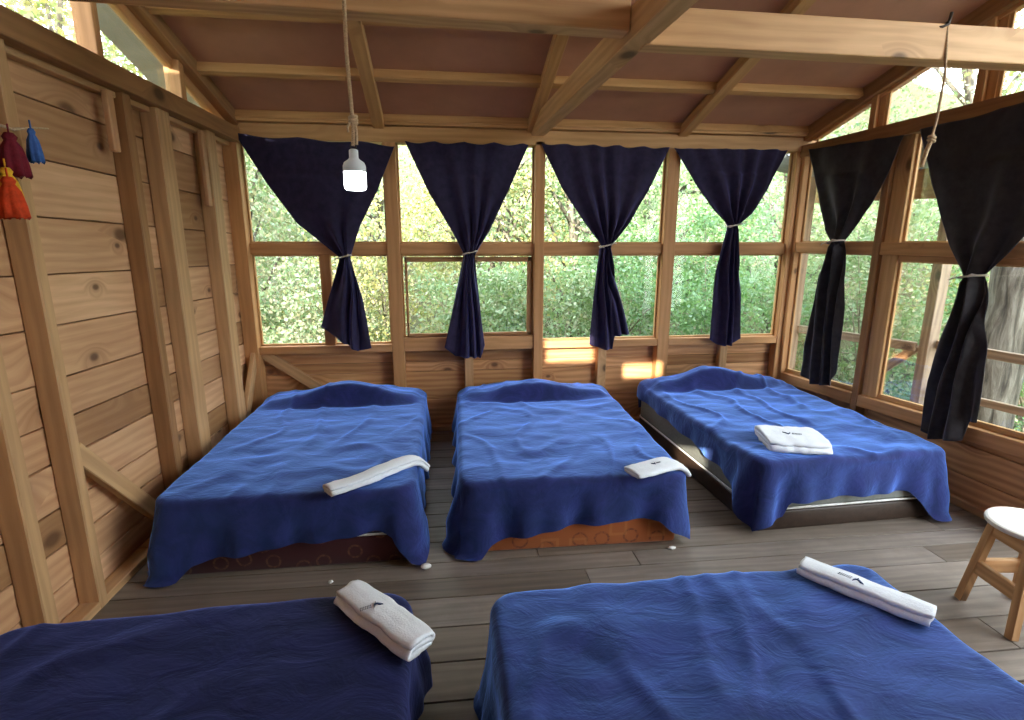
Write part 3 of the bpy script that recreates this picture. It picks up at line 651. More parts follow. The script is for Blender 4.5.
def blanket(loc, rz, w, l, ztop, hem, pillow=None, mat='blanket', label='', seed=0, flare=0.03, wr=1.0, twist=None, fold_amp=0.016):
    """hem(side, t) -> height of the hem; sides: front (left to right), right (front to back), back, left (back to front)"""
    nx, ny, r, re, nk = 96, 128, 0.07, 0.04, 26
    x0, x1, y0, y1 = -w/2+0.025, w/2-0.025, 0.025, l-0.025
    T = Matrix.Translation(loc) @ Matrix.Rotation(rz, 4, 'Z')
    bm = B()
    def rr(x, y):
        qx = min(max(x, x0+r), x1-r); qy = min(max(y, y0+r), y1-r); dx, dy = x-qx, y-qy
        if dx and dy:
            k = max(abs(dx), abs(dy))/math.hypot(dx, dy); return qx+dx*k, qy+dy*k, qx, qy
        return x, y, qx, qy
    def topz(x, y):
        z = ztop
        q = (x*3+seed*5, y*3+seed, 0.3)
        z += wr*0.010*(noise.noise((x*2.3+seed*3, y*4.5, seed))+0.6*noise.noise((x*6, y*11+seed, 1.7)))
        rg = 1-abs(noise.noise((x*3.1+seed*2.2+0.5*noise.noise((x*2, y*2, seed)), y*2.1-x*1.3, seed+4)))
        z += wr*0.010*max(0, rg-0.82)/0.18
        if pillow:
            yb, hs, hc, xc, ww = pillow
            hx = hs+(hc-hs)*math.exp(-((x-xc)/ww)**2)
            hx += 0.012*noise.noise((x*5, seed, 2.0))
            hx *= sm((x1-abs(x)+0.0)/0.10+0.25) if abs(x) > x1-0.1 else 1
            d = y-yb
            prof = sm(d/0.10) if d < 0.16 else lerp(0.55, 1, sm(1-(d-0.16)/(y1-yb-0.16)))
            z += hx*(prof if d > 0 else 0)
            z -= 0.014*math.exp(-((d+0.01)/0.02)**2)*sm((hx-0.03)/0.04)
        return z
    grid = []
    for j in range(ny+1):
        row = []
        for i in range(nx+1):
            X, Y, qx, qy = rr(lerp(x0, x1, i/nx), lerp(y0, y1, j/ny)); row.append(bm.verts.new((X, Y, topz(X, Y))))
        grid.append(row)
    for j in range(ny):
        for i in range(nx): bm.faces.new((grid[j][i], grid[j][i+1], grid[j+1][i+1], grid[j+1][i]))
    per = [(i, 0, 'front', i/nx) for i in range(nx)]+[(nx, j, 'right', j/ny) for j in range(ny)]+[(i, ny, 'back', 1-i/nx) for i in range(nx, 0, -1)]+[(0, j, 'left', 1-j/ny) for j in range(ny, 0, -1)]
    prev = None; n = len(per); rows = [[grid[j][i] for i, j, s, t in per]]
    info = []; acc = 0.0; lastp = None
    for i, j, s, t in per:
        x, y = lerp(x0, x1, i/nx), lerp(y0, y1, j/ny); X, Y, qx, qy = rr(x, y)
        d = Vector((X-qx, Y-qy, 0))
        if d.length < 1e-6: d = Vector(((1 if i == nx else -1 if i == 0 else 0), (1 if j == ny else -1 if j == 0 else 0), 0))
        d.normalize()
        if lastp is not None: acc += math.hypot(X-lastp[0], Y-lastp[1])
        lastp = (X, Y); info.append((X, Y, d, acc, s, t))
    per_len = acc
    def corner(X, Y): return math.exp(-((abs(X)-w/2)**2+(min(abs(Y), abs(Y-l)))**2)/0.018)
    for k in range(1, nk+1):
        row = []
        for (X, Y, d, a, s, t), v0 in zip(info, rows[0]):
            zt = v0.co.z; hz = hem(s, t)
            if k <= 5:
                ang = PI/2*k/5; p = Vector((X, Y, zt-re*(1-math.cos(ang))))+d*re*math.sin(ang)
            else:
                f = (k-5)/(nk-5); z = lerp(zt-re, hz, f); drop = zt-re-z
                ca = corner(X, Y)
                ph = a*2*PI
                fold = math.sin(ph*2.6+seed+1.2*noise.noise((a*1.3, seed, 0)))+0.6*math.sin(ph*5.3+2*seed+f*0.6)+0.5*noise.noise((a*9, f*1.2, seed))
                off = re+(flare if s != 'back' else 0)*(drop/0.4)*(1+0.8*ca)+(0.3 if s == 'back' else 1)*fold_amp*(1+1.3*ca)*fold*min(1, drop/0.22)
                off += 0.008*noise.noise((a*4, z*9, seed+9))
                p = Vector((X, Y, z))+d*max(0.022, off)
                if p.z < 0.05: p += d*(0.05-p.z)*0.5
                p.z = max(p.z, 0.008+0.004*(1+math.sin(a*30)))
            row.append(bm.verts.new(p))
        rows.append(row)
    for a, b in zip(rows, rows[1:]):
        for k in range(n): bm.faces.new((a[k], b[k], b[(k+1) % n], a[(k+1) % n]))
    bmesh.ops.transform(bm, matrix=T, verts=bm.verts)
    bmesh.ops.recalc_face_normals(bm, faces=bm.faces)
    o = mk('blanket', bm, mat, None, True, loc=Vector(loc)+Vector((0, 0, ztop)))
    tag(o, label, 'blanket', 'blue plush blankets on the beds')
    return o
H = 0.42
def hemf(front, right, back, left):
    D = dict(front=front, right=right, back=back, left=left)
    return lambda s, t: pl(D[s], t)
# left bed
bed((-0.815, 2.57, 0), 0.0, 1.21, 1.82, H, 'maroon', 'maroon', 0.155, 'double bed by the left wall on a maroon base with gold rings')
bl1 = blanket((-0.815, 2.55, 0), 0.0, 1.25, 1.86, H,
    hemf([(0, 0.0), (0.06, 0.02), (0.12, 0.09), (0.25, 0.12), (0.5, 0.155), (0.86, 0.20), (0.93, 0.17), (0.97, 0.03), (1, 0.0)], [(0, 0.0), (0.06, 0.08), (0.3, 0.18), (0.45, 0.10), (1, 0.12)], [(0, 0.2), (1, 0.2)], [(0, 0.1), (0.9, 0.03), (1, 0.0)]),
    (1.47, 0.035, 0.15, 0.03, 0.34), 'blanket', 'blue plush blanket on the bed by the left wall', 1.0)
bm = B(); bmesh.ops.create_uvsphere(bm, u_segments=14, v_segments=8, radius=1, matrix=Matrix.Translation((-0.135, 2.475, 0.02)) @ Matrix.Diagonal((0.028, 0.022, 0.012, 1)))
mk('care_label', bm, 'scrap', bl1, True)['label'] = 'white label at the hem corner'
# middle bed
bed((0.68, 2.585, 0), -0.02, 1.15, 1.79, H, 'orange', 'orange', 0.20, 'double bed in the middle on an orange base with brown rings')
blanket((0.675, 2.57, 0), -0.02, 1.24, 1.83, H,
    hemf([(0, 0.0), (0.05, 0.0), (0.11, 0.07), (0.2, 0.10), (0.45, 0.145), (0.75, 0.17), (0.88, 0.165), (0.95, 0.09), (1, 0.03)], [(0, 0.03), (0.06, 0.10), (0.3, 0.2), (1, 0.16)], [(0, 0.2), (1, 0.2)], [(0, 0.10), (0.5, 0.17), (0.75, 0.12), (0.93, 0.02), (1, 0.0)]),
    (1.43, 0.04, 0.12, -0.02, 0.30), 'blanket', 'blue plush blanket on the middle bed above the orange base', 2.0)
# right bed
RZ3 = 0.035
bed((2.35, 2.63, 0), RZ3, 1.20, 1.76, 0.44, 'brownbase', 'greenmat', 0.125, 'double bed by the right wall with dark brown base and grey green mattress')
blanket((2.35, 2.61, 0), RZ3, 1.25, 1.80, 0.44,
    hemf([(0, 0.03), (0.04, 0.06), (0.13, 0.10), (0.15, 0.19), (0.45, 0.205), (0.80, 0.20), (0.86, 0.13), (0.93, 0.03), (1, 0.01)], [(0, 0.02), (0.2, 0.06), (1, 0.15)], [(0, 0.2), (1, 0.2)], [(0, 0.33), (0.3, 0.31), (0.6, 0.29), (0.82, 0.25), (0.93, 0.18), (0.97, 0.07), (1, 0.03)]),
    (1.45, 0.035, 0.16, -0.02, 0.32), 'blanket', 'blue plush blanket on the bed under the right hand windows', 3.0, 0.02, 1.5)
# foreground beds
bed((-0.78, -0.14, 0), 0.02, 1.28, 1.84, H, 'maroon', 'maroon', 0.155, 'double bed in the left foreground under a blanket reaching the floor', False)
blanket((-0.78, -0.16, 0), 0.02, 1.32, 1.88, H,
    hemf([(0, 0.05), (1, 0.05)], [(0, 0.1), (0.7, 0.09), (0.85, 0.16), (1, 0.06)], [(0, 0.06), (0.5, 0.08), (1, 0.03)], [(0, 0.05), (1, 0.05)]),
    None, 'blanket_shaded', 'blue plush blanket in the left foreground, shade put into its colour', 4.0, 0.03, 0.8)
bed((0.87, -0.19, 0), 0.0, 1.42, 1.84, H, 'brownbase', 'greenmat', 0.155, 'double bed in the right foreground under a blanket reaching the floor', False)
blanket((0.87, -0.21, 0), 0.0, 1.46, 1.90, H,
    hemf([(0, 0.05), (1, 0.05)], [(0, 0.1), (1, 0.08)], [(0, 0.06), (0.5, 0.08), (1, 0.03)], [(0, 0.02), (0.5, 0.03), (1, 0.02)]),
    None, 'blanket', 'blue plush blanket in the right foreground', 5.0, 0.04, 1.2)

# ------------------------------------------------------------------ towels
def fold_profile(w, layers, t):
    """zigzag folded cloth seen from its end: closed outline (a across, b up)"""
    c = []
    for i in range(layers):
        b = t*(i+0.5); xs = [-w/2+t*.5, w/2-t*.5]
        if i % 2: xs.reverse()
        for k in range(9):
            a = lerp(xs[0], xs[1], k/8); c.append((a, b+0.06*t*math.sin(k*2.1+i)))
        if i < layers-1:
            sg = 1 if xs[1] > 0 else -1
            for k in range(1, 6):
                an = -PI/2+PI*k/6; c.append((xs[1]+sg*t*0.5*math.cos(an), t*(i+1)+t*0.5*math.sin(an)))
    h = t*0.44; left, right = [], []
    for i, (a, b) in enumerate(c):
        p, q = c[max(0, i-1)], c[min(len(c)-1, i+1)]; dx, dy = q[0]-p[0], q[1]-p[1]; d = math.hypot(dx, dy) or 1
        left.append((a-dy/d*h, b+dx/d*h)); right.append((a+dy/d*h, b-dx/d*h))
    return left+right[::-1]
def towel(path, w, layers, t, label, seed, emb=None, taper=0.0, wob=1.0):
    """path: points along the towel on the surface it lies on"""
    P = [Vector((a, b, 0)) for a, b, z in path]
    n = 34; d = [0]
    Q = [Vector(p) for p in path]
    for a, b in zip(Q, Q[1:]): d.append(d[-1]+(b-a).length)
    pts = []
    for i in range(n):
        s = d[-1]*i/(n-1); k = 0
        while k < len(d)-2 and d[k+1] < s: k += 1
        pts.append(Q[k].lerp(Q[k+1], (s-d[k])/(d[k+1]-d[k])))
    for _ in range(4): pts = [pts[0]]+[(pts[i-1]+pts[i]*2+pts[i+1])/4 for i in range(1, n-1)]+[pts[-1]]
    prof = fold_profile(w, layers, t); bm = B(); rings = []
    fr_ = []
    for i, p in enumerate(pts):
        tg = (pts[min(i+1, n-1)]-pts[max(0, i-1)]).normalized(); side = tg.cross(Vector((0, 0, 1))).normalized(); upv = side.cross(tg).normalized()
        fr_.append((p, tg, side, upv)); s = i/(n-1)
        ends = 1-0.12*(abs(2*s-1)**6)
        ring = []
        for k, (a, b) in enumerate(prof):
            aa = a*(1+0.05*noise.noise((s*4, seed, 1)))*ends; bb = b*(1+0.10*noise.noise((s*3+a*6, seed, 7)))*(0.92+0.16*math.sin(PI*min(1, max(0, a/w+.5))))
            e = (0.006*noise.noise((a*22+seed, b*40, 5)))*(1 if i in (0, n-1) else 0)
            v = p+side*aa+upv*bb+tg*e
            v += Vector((noise.noise((v.x*24, v.y*24, v.z*24+seed)), noise.noise((v.x*24+9, v.y*24, v.z*24+seed)), noise.noise((v.x*24, v.y*24+9, v.z*24+seed))))*0.004*wob
            ring.append(bm.verts.new(v))
        rings.append(ring)
    m = len(prof)
    for a, b in zip(rings, rings[1:]):
        for k in range(m): bm.faces.new((a[k], a[(k+1) % m], b[(k+1) % m], b[k]))
    h = m//2
    for rg, fl in ((rings[0], False), (rings[-1], True)):
        for k in range(h-1):
            q = (rg[k], rg[k+1], rg[m-2-k], rg[m-1-k]); bm.faces.new(q if fl else q[::-1])
    bmesh.ops.recalc_face_normals(bm, faces=bm.faces)
    mid = pts[n//2]
    o = mk('towel', bm, 'towel', None, True, loc=mid)
    tag(o, label, 'towel', 'white folded towels, one on each bed')
    if emb:
        s0, rot, sc = emb; i = int(s0*(n-1)); p, tg, side, upv = fr_[i]
        dg = bpy.context.evaluated_depsgraph_get
        topb = t*layers*1.06+0.004
        ca, sa = math.cos(rot), math.sin(rot)
        ex = tg*ca+side*sa; ey = side*-ca+tg*sa
        def poly(bm, pts2):
            lo = [bm.verts.new(p+upv*(topb-0.004)+ex*x*sc+ey*y*sc) for x, y in pts2]; hi = [bm.verts.new(p+upv*topb+ex*x*sc+ey*y*sc) for x, y in pts2]
            bm.faces.new(hi); bm.faces.new(lo[::-1])
            for k in range(len(lo)): bm.faces.new((lo[k], lo[(k+1) % len(lo)], hi[(k+1) % len(lo)], hi[k]))
        bm = B()
        poly(bm, [(-1.0, 0.55), (-0.45, 0.45), (-0.15, 0.05), (0.05, -0.05), (0.0, -0.25), (-0.25, -0.2), (-0.55, 0.1)])     # left wing
        poly(bm, [(0.55, 0.75), (0.25, 0.15), (0.05, -0.05), (0.0, -0.25), (0.3, -0.15), (0.5, 0.2)])                       # right wing
        poly(bm, [(0.05, -0.05), (0.0, -0.25), (-0.1, -0.6), (-0.02, -0.62), (0.14, -0.2)])                                # tail
        mk('emblem', bm, 'ink', o)['label'] = 'embroidered navy bird emblem'
        bm = B()
        for row, (y, x0, x1) in enumerate(((0.15, 0.9, 2.6), (-0.25, 0.8, 2.7))):
            x = x0; kk = 0
            while x < x1:
                wl = 0.16; hgt = 0.16 if row == 0 else 0.09
                poly(bm, [(x, y-hgt), (x+0.05, y-hgt), (x+0.05, y+hgt), (x, y+hgt)]); poly(bm, [(x, y+hgt-0.05), (x+wl, y+hgt-0.05), (x+wl, y+hgt), (x, y+hgt)])
                x += 0.28; kk += 1
        mk('embroidered_lettering', bm, 'ink_grey', o)
    return o
HT = H+0.012
towel([(-0.60, 2.50, HT+.004), (-0.45, 2.62, HT), (-0.27, 2.80, HT), (-0.195, 2.86, HT-0.004), (-0.155, 2.885, HT-0.06)], 0.095, 3, 0.014, 'long rolled white towel across the corner of the left bed', 1)
towel([(0.96, 2.545, HT), (1.10, 2.60, HT), (1.22, 2.645, HT), (1.275, 2.655, HT-0.02), (1.305, 2.66, HT-0.06)], 0.14, 2, 0.014, 'flat folded white towel lapping over the edge of the middle bed', 2, (0.45, 0.0, 0.016))
towel([(1.90, 2.86, 0.452), (2.05, 2.82, 0.452), (2.23, 2.77, 0.452)], 0.34, 3, 0.020, 'plump square folded white towel on the bed by the right wall', 3, (0.45, 0.1, 0.028), 0, 1.6)
towel([(-0.365, 1.695, HT), (-0.24, 1.56, HT), (-0.10, 1.405, HT)], 0.112, 3, 0.017, 'thick folded white towel on the shaded blanket in the left foreground', 4, (0.45, 1.9, 0.02))
towel([(1.315, 1.655, HT), (1.44, 1.49, HT), (1.56, 1.335, HT)], 0.10, 3, 0.014, 'long narrow folded white towel on the right foreground bed', 5, (0.48, PI, 0.022))

# ------------------------------------------------------------------ lamp, ropes
def rope_twist(bm, pts, r, strands=2, turns=60):
    P = [Vector(p) for p in pts]; n = 220; d = [0]
    for a, b in zip(P, P[1:]): d.append(d[-1]+(b-a).length)
    C_ = []
    for i in range(n):
        s = d[-1]*i/(n-1); k = 0
        while k < len(d)-2 and d[k+1] < s: k += 1
        C_.append(P[k].lerp(P[k+1], (s-d[k])/(d[k+1]-d[k])))
    for q in range(strands):
        tube(bm, [c+Vector((math.cos(2*PI*(turns*i/n)+q*2*PI/strands)*r*.55, math.sin(2*PI*(turns*i/n)+q*2*PI/strands)*r*.55, 0)) for i, c in enumerate(C_)], r*0.6, 6)
BX, BY = -0.345, 2.28
z0 = 1.85
lamp = empty('hanging_lamp', (BX, BY, z0))
tag(lamp, 'lit white bulb hanging on a jute rope before the leftmost curtain', 'lamp')
bm = B(); lathe(bm, [(0.034, z0), (0.040, z0+0.004), (0.043, z0+0.014), (0.043, z0+0.068)], (BX, BY, 0), 32); mk('diffuser', bm, 'bulb', lamp, True)['label'] = 'glowing white diffuser'
bm = B(); lathe(bm, [(0.043, z0+0.068), (0.0445, z0+0.072), (0.0445, z0+0.090), (0.039, z0+0.104), (0.023, z0+0.115), (0.018, z0+0.121), (0.0175, z0+0.150), (0.011, z0+0.154)], (BX, BY, 0), 32); mk('lamp_body', bm, 'plastic', lamp, True)
bm = B(); tube(bm, [(BX+0.011*math.cos(a), BY, z0+0.164+0.011*math.sin(a)) for a in [2*PI*k/16 for k in range(17)]], 0.0025, 6); mk('hook', bm, 'metal', lamp, True)
bm = B(); rope_twist(bm, [(BX, BY, z0+0.168), (BX+0.005, BY, z0+0.22), (BX+0.003, BY, z0+0.28), (BX-0.004, BY, z0+0.5), (BX-0.003, BY+0.01, 2.57), (BX, BY+0.02, 2.69)], 0.0075, 2, 42)
rope_twist(bm, [(BX+0.013, BY, z0+0.172), (BX+0.015, BY, z0+0.22), (BX+0.008, BY, z0+0.265)], 0.006, 2, 8); mk('rope', bm, 'rope', lamp, True)
bm = B(); tube(bm, [(BX+0.006+0.013*math.cos(a*2.2), BY+0.013*math.sin(a*2.2), z0+0.25+0.004*a) for a in [k*0.3 for k in range(24)]], 0.007, 7)
tube(bm, [(BX-0.008, BY-0.006, z0+0.25), (BX-0.016, BY-0.008, z0+0.23), (BX-0.014, BY-0.006, z0+0.215)], 0.005, 6); mk('knot', bm, 'rope', lamp, True)
bm = B(); tube(bm, [(BX, BY+0.045, 2.65), (BX, BY+0.0, 2.66)], 0.004, 6); mk('nail', bm, 'metal', lamp, True)
# the empty rope on the right
cord = empty('hanging_rope', (2.33, 2.40, 2.03)); tag(cord, 'thin knotted rope hanging from a nail in the tie beam at right', 'rope')
bm = B(); rope_twist(bm, [(2.285, 2.415, 2.62), (2.30, 2.40, 2.40), (2.295, 2.40, 2.2), (2.285, 2.40, 2.13)], 0.0055, 2, 40); mk('rope', bm, 'rope', cord, True)
bm = B(); tube(bm, [(2.285+0.012*math.cos(a*2.2), 2.40+0.012*math.sin(a*2.2), 2.14-0.005*a) for a in [k*0.3 for k in range(20)]], 0.007, 7); mk('knot', bm, 'rope', cord, True)
bm = B(); rope_twist(bm, [(2.285, 2.40, 2.12), (2.268, 2.40, 2.07), (2.255, 2.40, 2.00)], 0.009, 3, 6); mk('frayed_end', bm, 'rope', cord, True)
bm = B(); tube(bm, [(2.285, 2.435, 2.615), (2.28, 2.405, 2.62)], 0.005, 6); tube(bm, [(2.235, 2.418, 2.60), (2.26, 2.412, 2.60), (2.285, 2.41, 2.612), (2.295, 2.412, 2.66)], 0.007, 6); mk('nail', bm, 'metal', cord, True)

# ------------------------------------------------------------------ tassels on the left stud
tas = empty('tassel_garland', WL(2.3, 0.02, 1.98)); tag(tas, 'bunch of coloured yarn tassels on a twig at the left wall', 'wall ornament')
bm = B(); tube(bm, [WL(2.05, 0.03, 2.07), WL(2.30, 0.04, 2.05), WL(2.40, 0.05, 2.075), WL(2.44, 0.07, 2.08)], [0.006, 0.006, 0.004, 0.003], 6); mk('twig', bm, 'rope', tas, True)
def tassel(c, h, r, mat, nm='tassel'):
    bm = B(); c = Vector(c)
    tube(bm, [c+Vector((0, 0, h*0.5+0.03)), c+Vector((0, 0, h*0.4))], 0.003, 5)
    rings = []
    for k, (f, q) in enumerate(((0.0, 0.32), (0.10, 0.55), (0.18, 0.42), (0.35, 0.75), (0.7, 0.95), (1.0, 1.0))):
        rings.append([bm.verts.new(c+Vector((r*q*math.cos(a)*(1+0.18*math.sin(a*7)*f), r*q*math.sin(a)*(1+0.18*math.sin(a*7)*f), h*(0.5-f)+0.006*math.sin(a*9)*(f == 1.0)))) for a in [2*PI*i/36 for i in range(36)]])
    for a, b in zip(rings, rings[1:]):
        for i in range(36): bm.faces.new((a[i], a[(i+1) % 36], b[(i+1) % 36], b[i]))
    bm.faces.new(rings[0]); bm.faces.new(rings[-1])
    o = mk(nm, bm, mat, tas, True); return o
tassel(WL(2.36, 0.06, 2.005), 0.12, 0.024, 'tb')['label'] = 'blue tassel'
tassel(WL(2.25, 0.06, 1.955), 0.15, 0.042, 'tm')['label'] = 'maroon tassel'
tassel(WL(2.205, 0.06, 1.84), 0.13, 0.036, 'ty')['label'] = 'yellow tassel'
tassel(WL(2.165, 0.09, 1.80), 0.14, 0.040, 'tr')['label'] = 'red orange tassel'

# ------------------------------------------------------------------ stool
SX, SY, SRZ = 2.50, 1.79, -0.12
st = empty('round_stool', (SX, SY, 0), SRZ); tag(st, 'low wooden stool with a chipped white round seat', 'stool')
T = st.matrix_basis
def sp(name, mat, fn, smooth=False):
    bm = B(); fn(bm); bmesh.ops.transform(bm, matrix=T, verts=bm.verts); return mk(name, bm, mat, st, smooth)
sp('seat', 'paint', lambda bm: lathe(bm, [(0.154, 0.437), (0.164, 0.441), (0.167, 0.450), (0.164, 0.459), (0.154, 0.463)], (0, 0, 0), 40))
tp, ft = 0.085, 0.132
for sx in (-1, 1):
    for sy in (-1, 1):
        sp('leg', 'stool', lambda bm: bar(bm, (sx*ft, sy*ft, 0), (sx*tp, sy*tp, 0.437), 0.036, 0.036, (0, 1, 0), 0.003))
for k in range(4):
    a = k*PI/2; R_ = Matrix.Rotation(a, 4, 'Z')
    def f(bm, R_=R_, z=0.395, q=0.088): bar(bm, R_ @ Vector((-q-0.015, q+0.004, z)), R_ @ Vector((q+0.015, q+0.004, z)), 0.022, 0.07)
    sp('apron', 'stool', f)
    def f2(bm, R_=R_, z=0.19, q=0.112): bar(bm, R_ @ Vector((-q-0.012, q, z)), R_ @ Vector((q+0.012, q, z)), 0.024, 0.068)
    sp('rung', 'stool', f2)

# scraps on the floor
for i, (x, y, lab) in enumerate(((1.20, 2.50, 'crumpled white paper scrap on the floor before the orange bed base'), (-0.60, 2.42, 'tiny white crumb on the floor before the maroon bed base'))):
    bm = B(); bmesh.ops.create_icosphere(bm, subdivisions=3, radius=1)
    for v in bm.verts:
        k = 1+0.45*noise.noise(v.co*2.3+Vector((i*5, 0, 0))); v.co = Vector((v.co.x*k*(0.020 if i == 0 else 0.011), v.co.y*k*(0.012 if i == 0 else 0.01), v.co.z*k*0.007+0.008))+Vector((x, y, 0))
    tag(mk('paper_scrap', bm, 'scrap', None, True, loc=(x, y, 0.0)), lab, 'scrap')

# ------------------------------------------------------------------ outdoors
nrs = np.random.default_rng(5)
def leaves(name, centers, size, mat, parent=None, loc=None, kind=None, up=0.3):
    """one mesh of many small bent leaves; centers: (n,3)"""
    n = len(centers)
    d = nrs.normal(size=(n, 3)); d[:, 2] -= up; d /= np.linalg.norm(d, axis=1)[:, None]
    e = np.cross(d, nrs.normal(size=(n, 3))); e /= np.linalg.norm(e, axis=1)[:, None]
    nn = np.cross(d, e)
    s = size*nrs.uniform(0.6, 1.4, (n, 1)); w = s*0.32
    A = centers; Bv = centers+d*s*0.5+e*w+nn*s*0.06; Cc = centers+d*s; D = centers+d*s*0.5-e*w+nn*s*0.06
    V = np.stack([A, Bv, Cc, D], 1).reshape(-1, 3)
    if loc is not None: V = V-np.array(loc)
    me = bpy.data.meshes.new(name); me.vertices.add(4*n); me.vertices.foreach_set('co', V.astype(np.float32).ravel())
    me.loops.add(4*n); me.loops.foreach_set('vertex_index', np.arange(4*n, dtype=np.int32))
    me.polygons.add(n); me.polygons.foreach_set('loop_start', np.arange(0, 4*n, 4, dtype=np.int32)); me.polygons.foreach_set('loop_total', np.full(n, 4, dtype=np.int32))
    me.update(); me.validate(); me.materials.append(M[mat])
    o = bpy.data.objects.new(name, me)
    if loc is not None: o.location = loc
    if kind: o['kind'] = kind
    return link(o, parent)
def ground_z(x, y):
    return -1.3+0.45*max(0, y-7.0)+0.28*max(0, x-5.5)+0.12*max(0, -3.2-x)*1.5+0.3*noise.noise((x*0.3, y*0.3, 0))
bm = B(); gx = [-16+32*i/64 for i in range(65)]; gy = [-9+31*j/62 for j in range(63)]
G = [[bm.verts.new((x+1, y, ground_z(x+1, y))) for x in gx] for y in gy]
for j in range(62):
    for i in range(64): bm.faces.new((G[j][i], G[j][i+1], G[j+1][i+1], G[j+1][i]))
struct(mk('ground', bm, 'soil', None, True))
def bush(x, y, h, rx, mat, label, n=2600, size=0.10, name='shrub', trunk=None, z0=None, blobs=26, group='trees and shrubs outside the cabin', cat='shrub', low=0.15):
    z = ground_z(x, y)-0.05 if z0 is None else z0
    root = empty(name, (x, y, z)); tag(root, label, cat, group)
    cs = []; twigs = []
    for k in range(blobs):
        th = nrs.uniform(0, 2*PI); f = nrs.uniform(low, 1.0); rr_ = rx*(0.35+0.75*math.sin(PI*min(1, 0.12+0.80*f)))*math.sqrt(nrs.uniform(0.15, 1))
        c = np.array([x+rr_*math.cos(th), y+rr_*math.sin(th), z+h*f]); br = rx*nrs.uniform(0.20, 0.42)
        cs.append(c+nrs.normal(size=(n//blobs, 3))*br*np.array([1, 1, 0.75])*0.6); twigs.append(c)
    leaves('foliage', np.concatenate(cs), size, mat, root)
    bm = B()
    tr = trunk or 0.03
    zt = z+h*0.62
    trunk_pts = [Vector((x+0.15*rx*noise.noise((k*0.7, x, y)), y+0.15*rx*noise.noise((k*0.7, y, x)), lerp(z, zt, k/6))) for k in range(7)]
    tube(bm, trunk_pts, [lerp(tr, tr*0.45, k/6) for k in range(7)], 7)
    for c in twigs[:14]:
        b0 = trunk_pts[rnd.randrange(1, 6)]; c = Vector(c); mid_ = b0.lerp(c, 0.5)+Vector((0, 0, 0.12*rx))
        tube(bm, [b0, mid_, c], [tr*0.4, tr*0.28, tr*0.12], 5)
    mk('branches', bm, 'twig' if trunk is None else 'bark', root, True)
    return root
SHRUBS = [
 (-1.9, 7.2, 2.6, 0.9, 'lf_mix', 'olive shrub outside the leftmost back window pane'),
 (-0.9, 8.0, 3.4, 1.1, 'lf_yel', 'yellowing shrub outside the first back window, right of its mullion'),
 (-3.2, 9.0, 4.2, 1.4, 'lf_mix', 'tall mottled shrub at the far left beyond the back corner post'),
 (0.3, 7.2, 2.5, 0.9, 'lf_pale', 'pale bush outside the sashed second back window'),
 (0.6, 9.2, 5.0, 1.5, 'lf_yel', 'tall yellow green tree crown behind the second curtain'),
 (1.5, 7.0, 2.7, 0.9, 'lf_pale', 'pale feathery bush outside the third back window'),
 (2.6, 7.3, 2.9, 1.0, 'lf_green', 'fresh green bush outside the fourth back window'),
 (3.7, 6.9, 3.3, 1.0, 'lf_green', 'green bush outside at the back right corner post'),
 (2.2, 9.4, 5.2, 1.6, 'lf_pale', 'tall pale green tree crown behind the third back window'),
 (4.0, 9.4, 5.4, 1.7, 'lf_green', 'tall green tree crown above the fourth back window'),
 (5.6, 6.4, 3.4, 1.2, 'lf_pale', 'pale bush beyond the porch rail by the back corner'),
 (6.2, 4.6, 3.2, 1.3, 'lf_green', 'green bush beyond the diagonal porch brace'),
 (6.4, 2.9, 3.2, 1.3, 'lf_pale', 'pale bush beyond the large tree trunk'),
 (8.4, 5.4, 5.6, 1.9, 'lf_yel', 'tall yellowish tree behind the right hand windows'),
 (8.2, 2.2, 5.2, 1.8, 'lf_mix', 'tall thin leaved tree at the right picture edge'),
 (-5.0, 4.0, 5.8, 1.7, 'lf_yel', 'shorter yellow green tree seen through the left gable glazing'),
 (-5.2, 1.4, 5.8, 1.7, 'lf_mix', 'sparse tree at the top left picture corner'),
 (-1.4, 11.5, 6.5, 1.9, 'lf_pale', 'pale tree high on the slope behind the first curtain'),
 (-4.6, 7.4, 7.0, 1.8, 'lf_yel', 'tall yellow green tree seen through the left gable glazing, higher than its neighbour'),
 (-6.4, 10.0, 7.5, 2.0, 'lf_pale', 'pale tree far behind the left gable glazing'),
 (9.0, 8.8, 6.6, 1.9, 'lf_mix', 'mottled tree high behind the right gable glazing'),
 (5.8, 8.6, 5.2, 1.5, 'lf_pale', 'tall pale tree diagonally beyond the back right corner'),
]
for x, y, h, rx, mt, lab in SHRUBS:
    tall = h > 4
    bush(x, y, h, rx, mt, lab, 12000 if tall else 11000, 0.075 if tall else 0.055, 'tree' if tall else 'shrub', 0.10 if tall else None, None, 60 if tall else 44, cat='tree' if tall else 'shrub', low=0.2 if tall else 0.1)
# undergrowth clothing the slope
pts = []
while len(pts) < 42000:
    x, y = nrs.uniform(-9, 12), nrs.uniform(6.2, 17)
    if nrs.uniform() < 0.35: x, y = nrs.uniform(5.0, 12), nrs.uniform(-3, 8)
    pts.append((x, y, ground_z(x, y)+abs(nrs.normal())*0.30))
leaves('undergrowth', np.array(pts), 0.11, 'lf_mix', None, None, 'stuff')
bpy.data.objects['undergrowth']['label'] = 'tangled undergrowth covering the slope outside'; bpy.data.objects['undergrowth']['category'] = 'undergrowth'
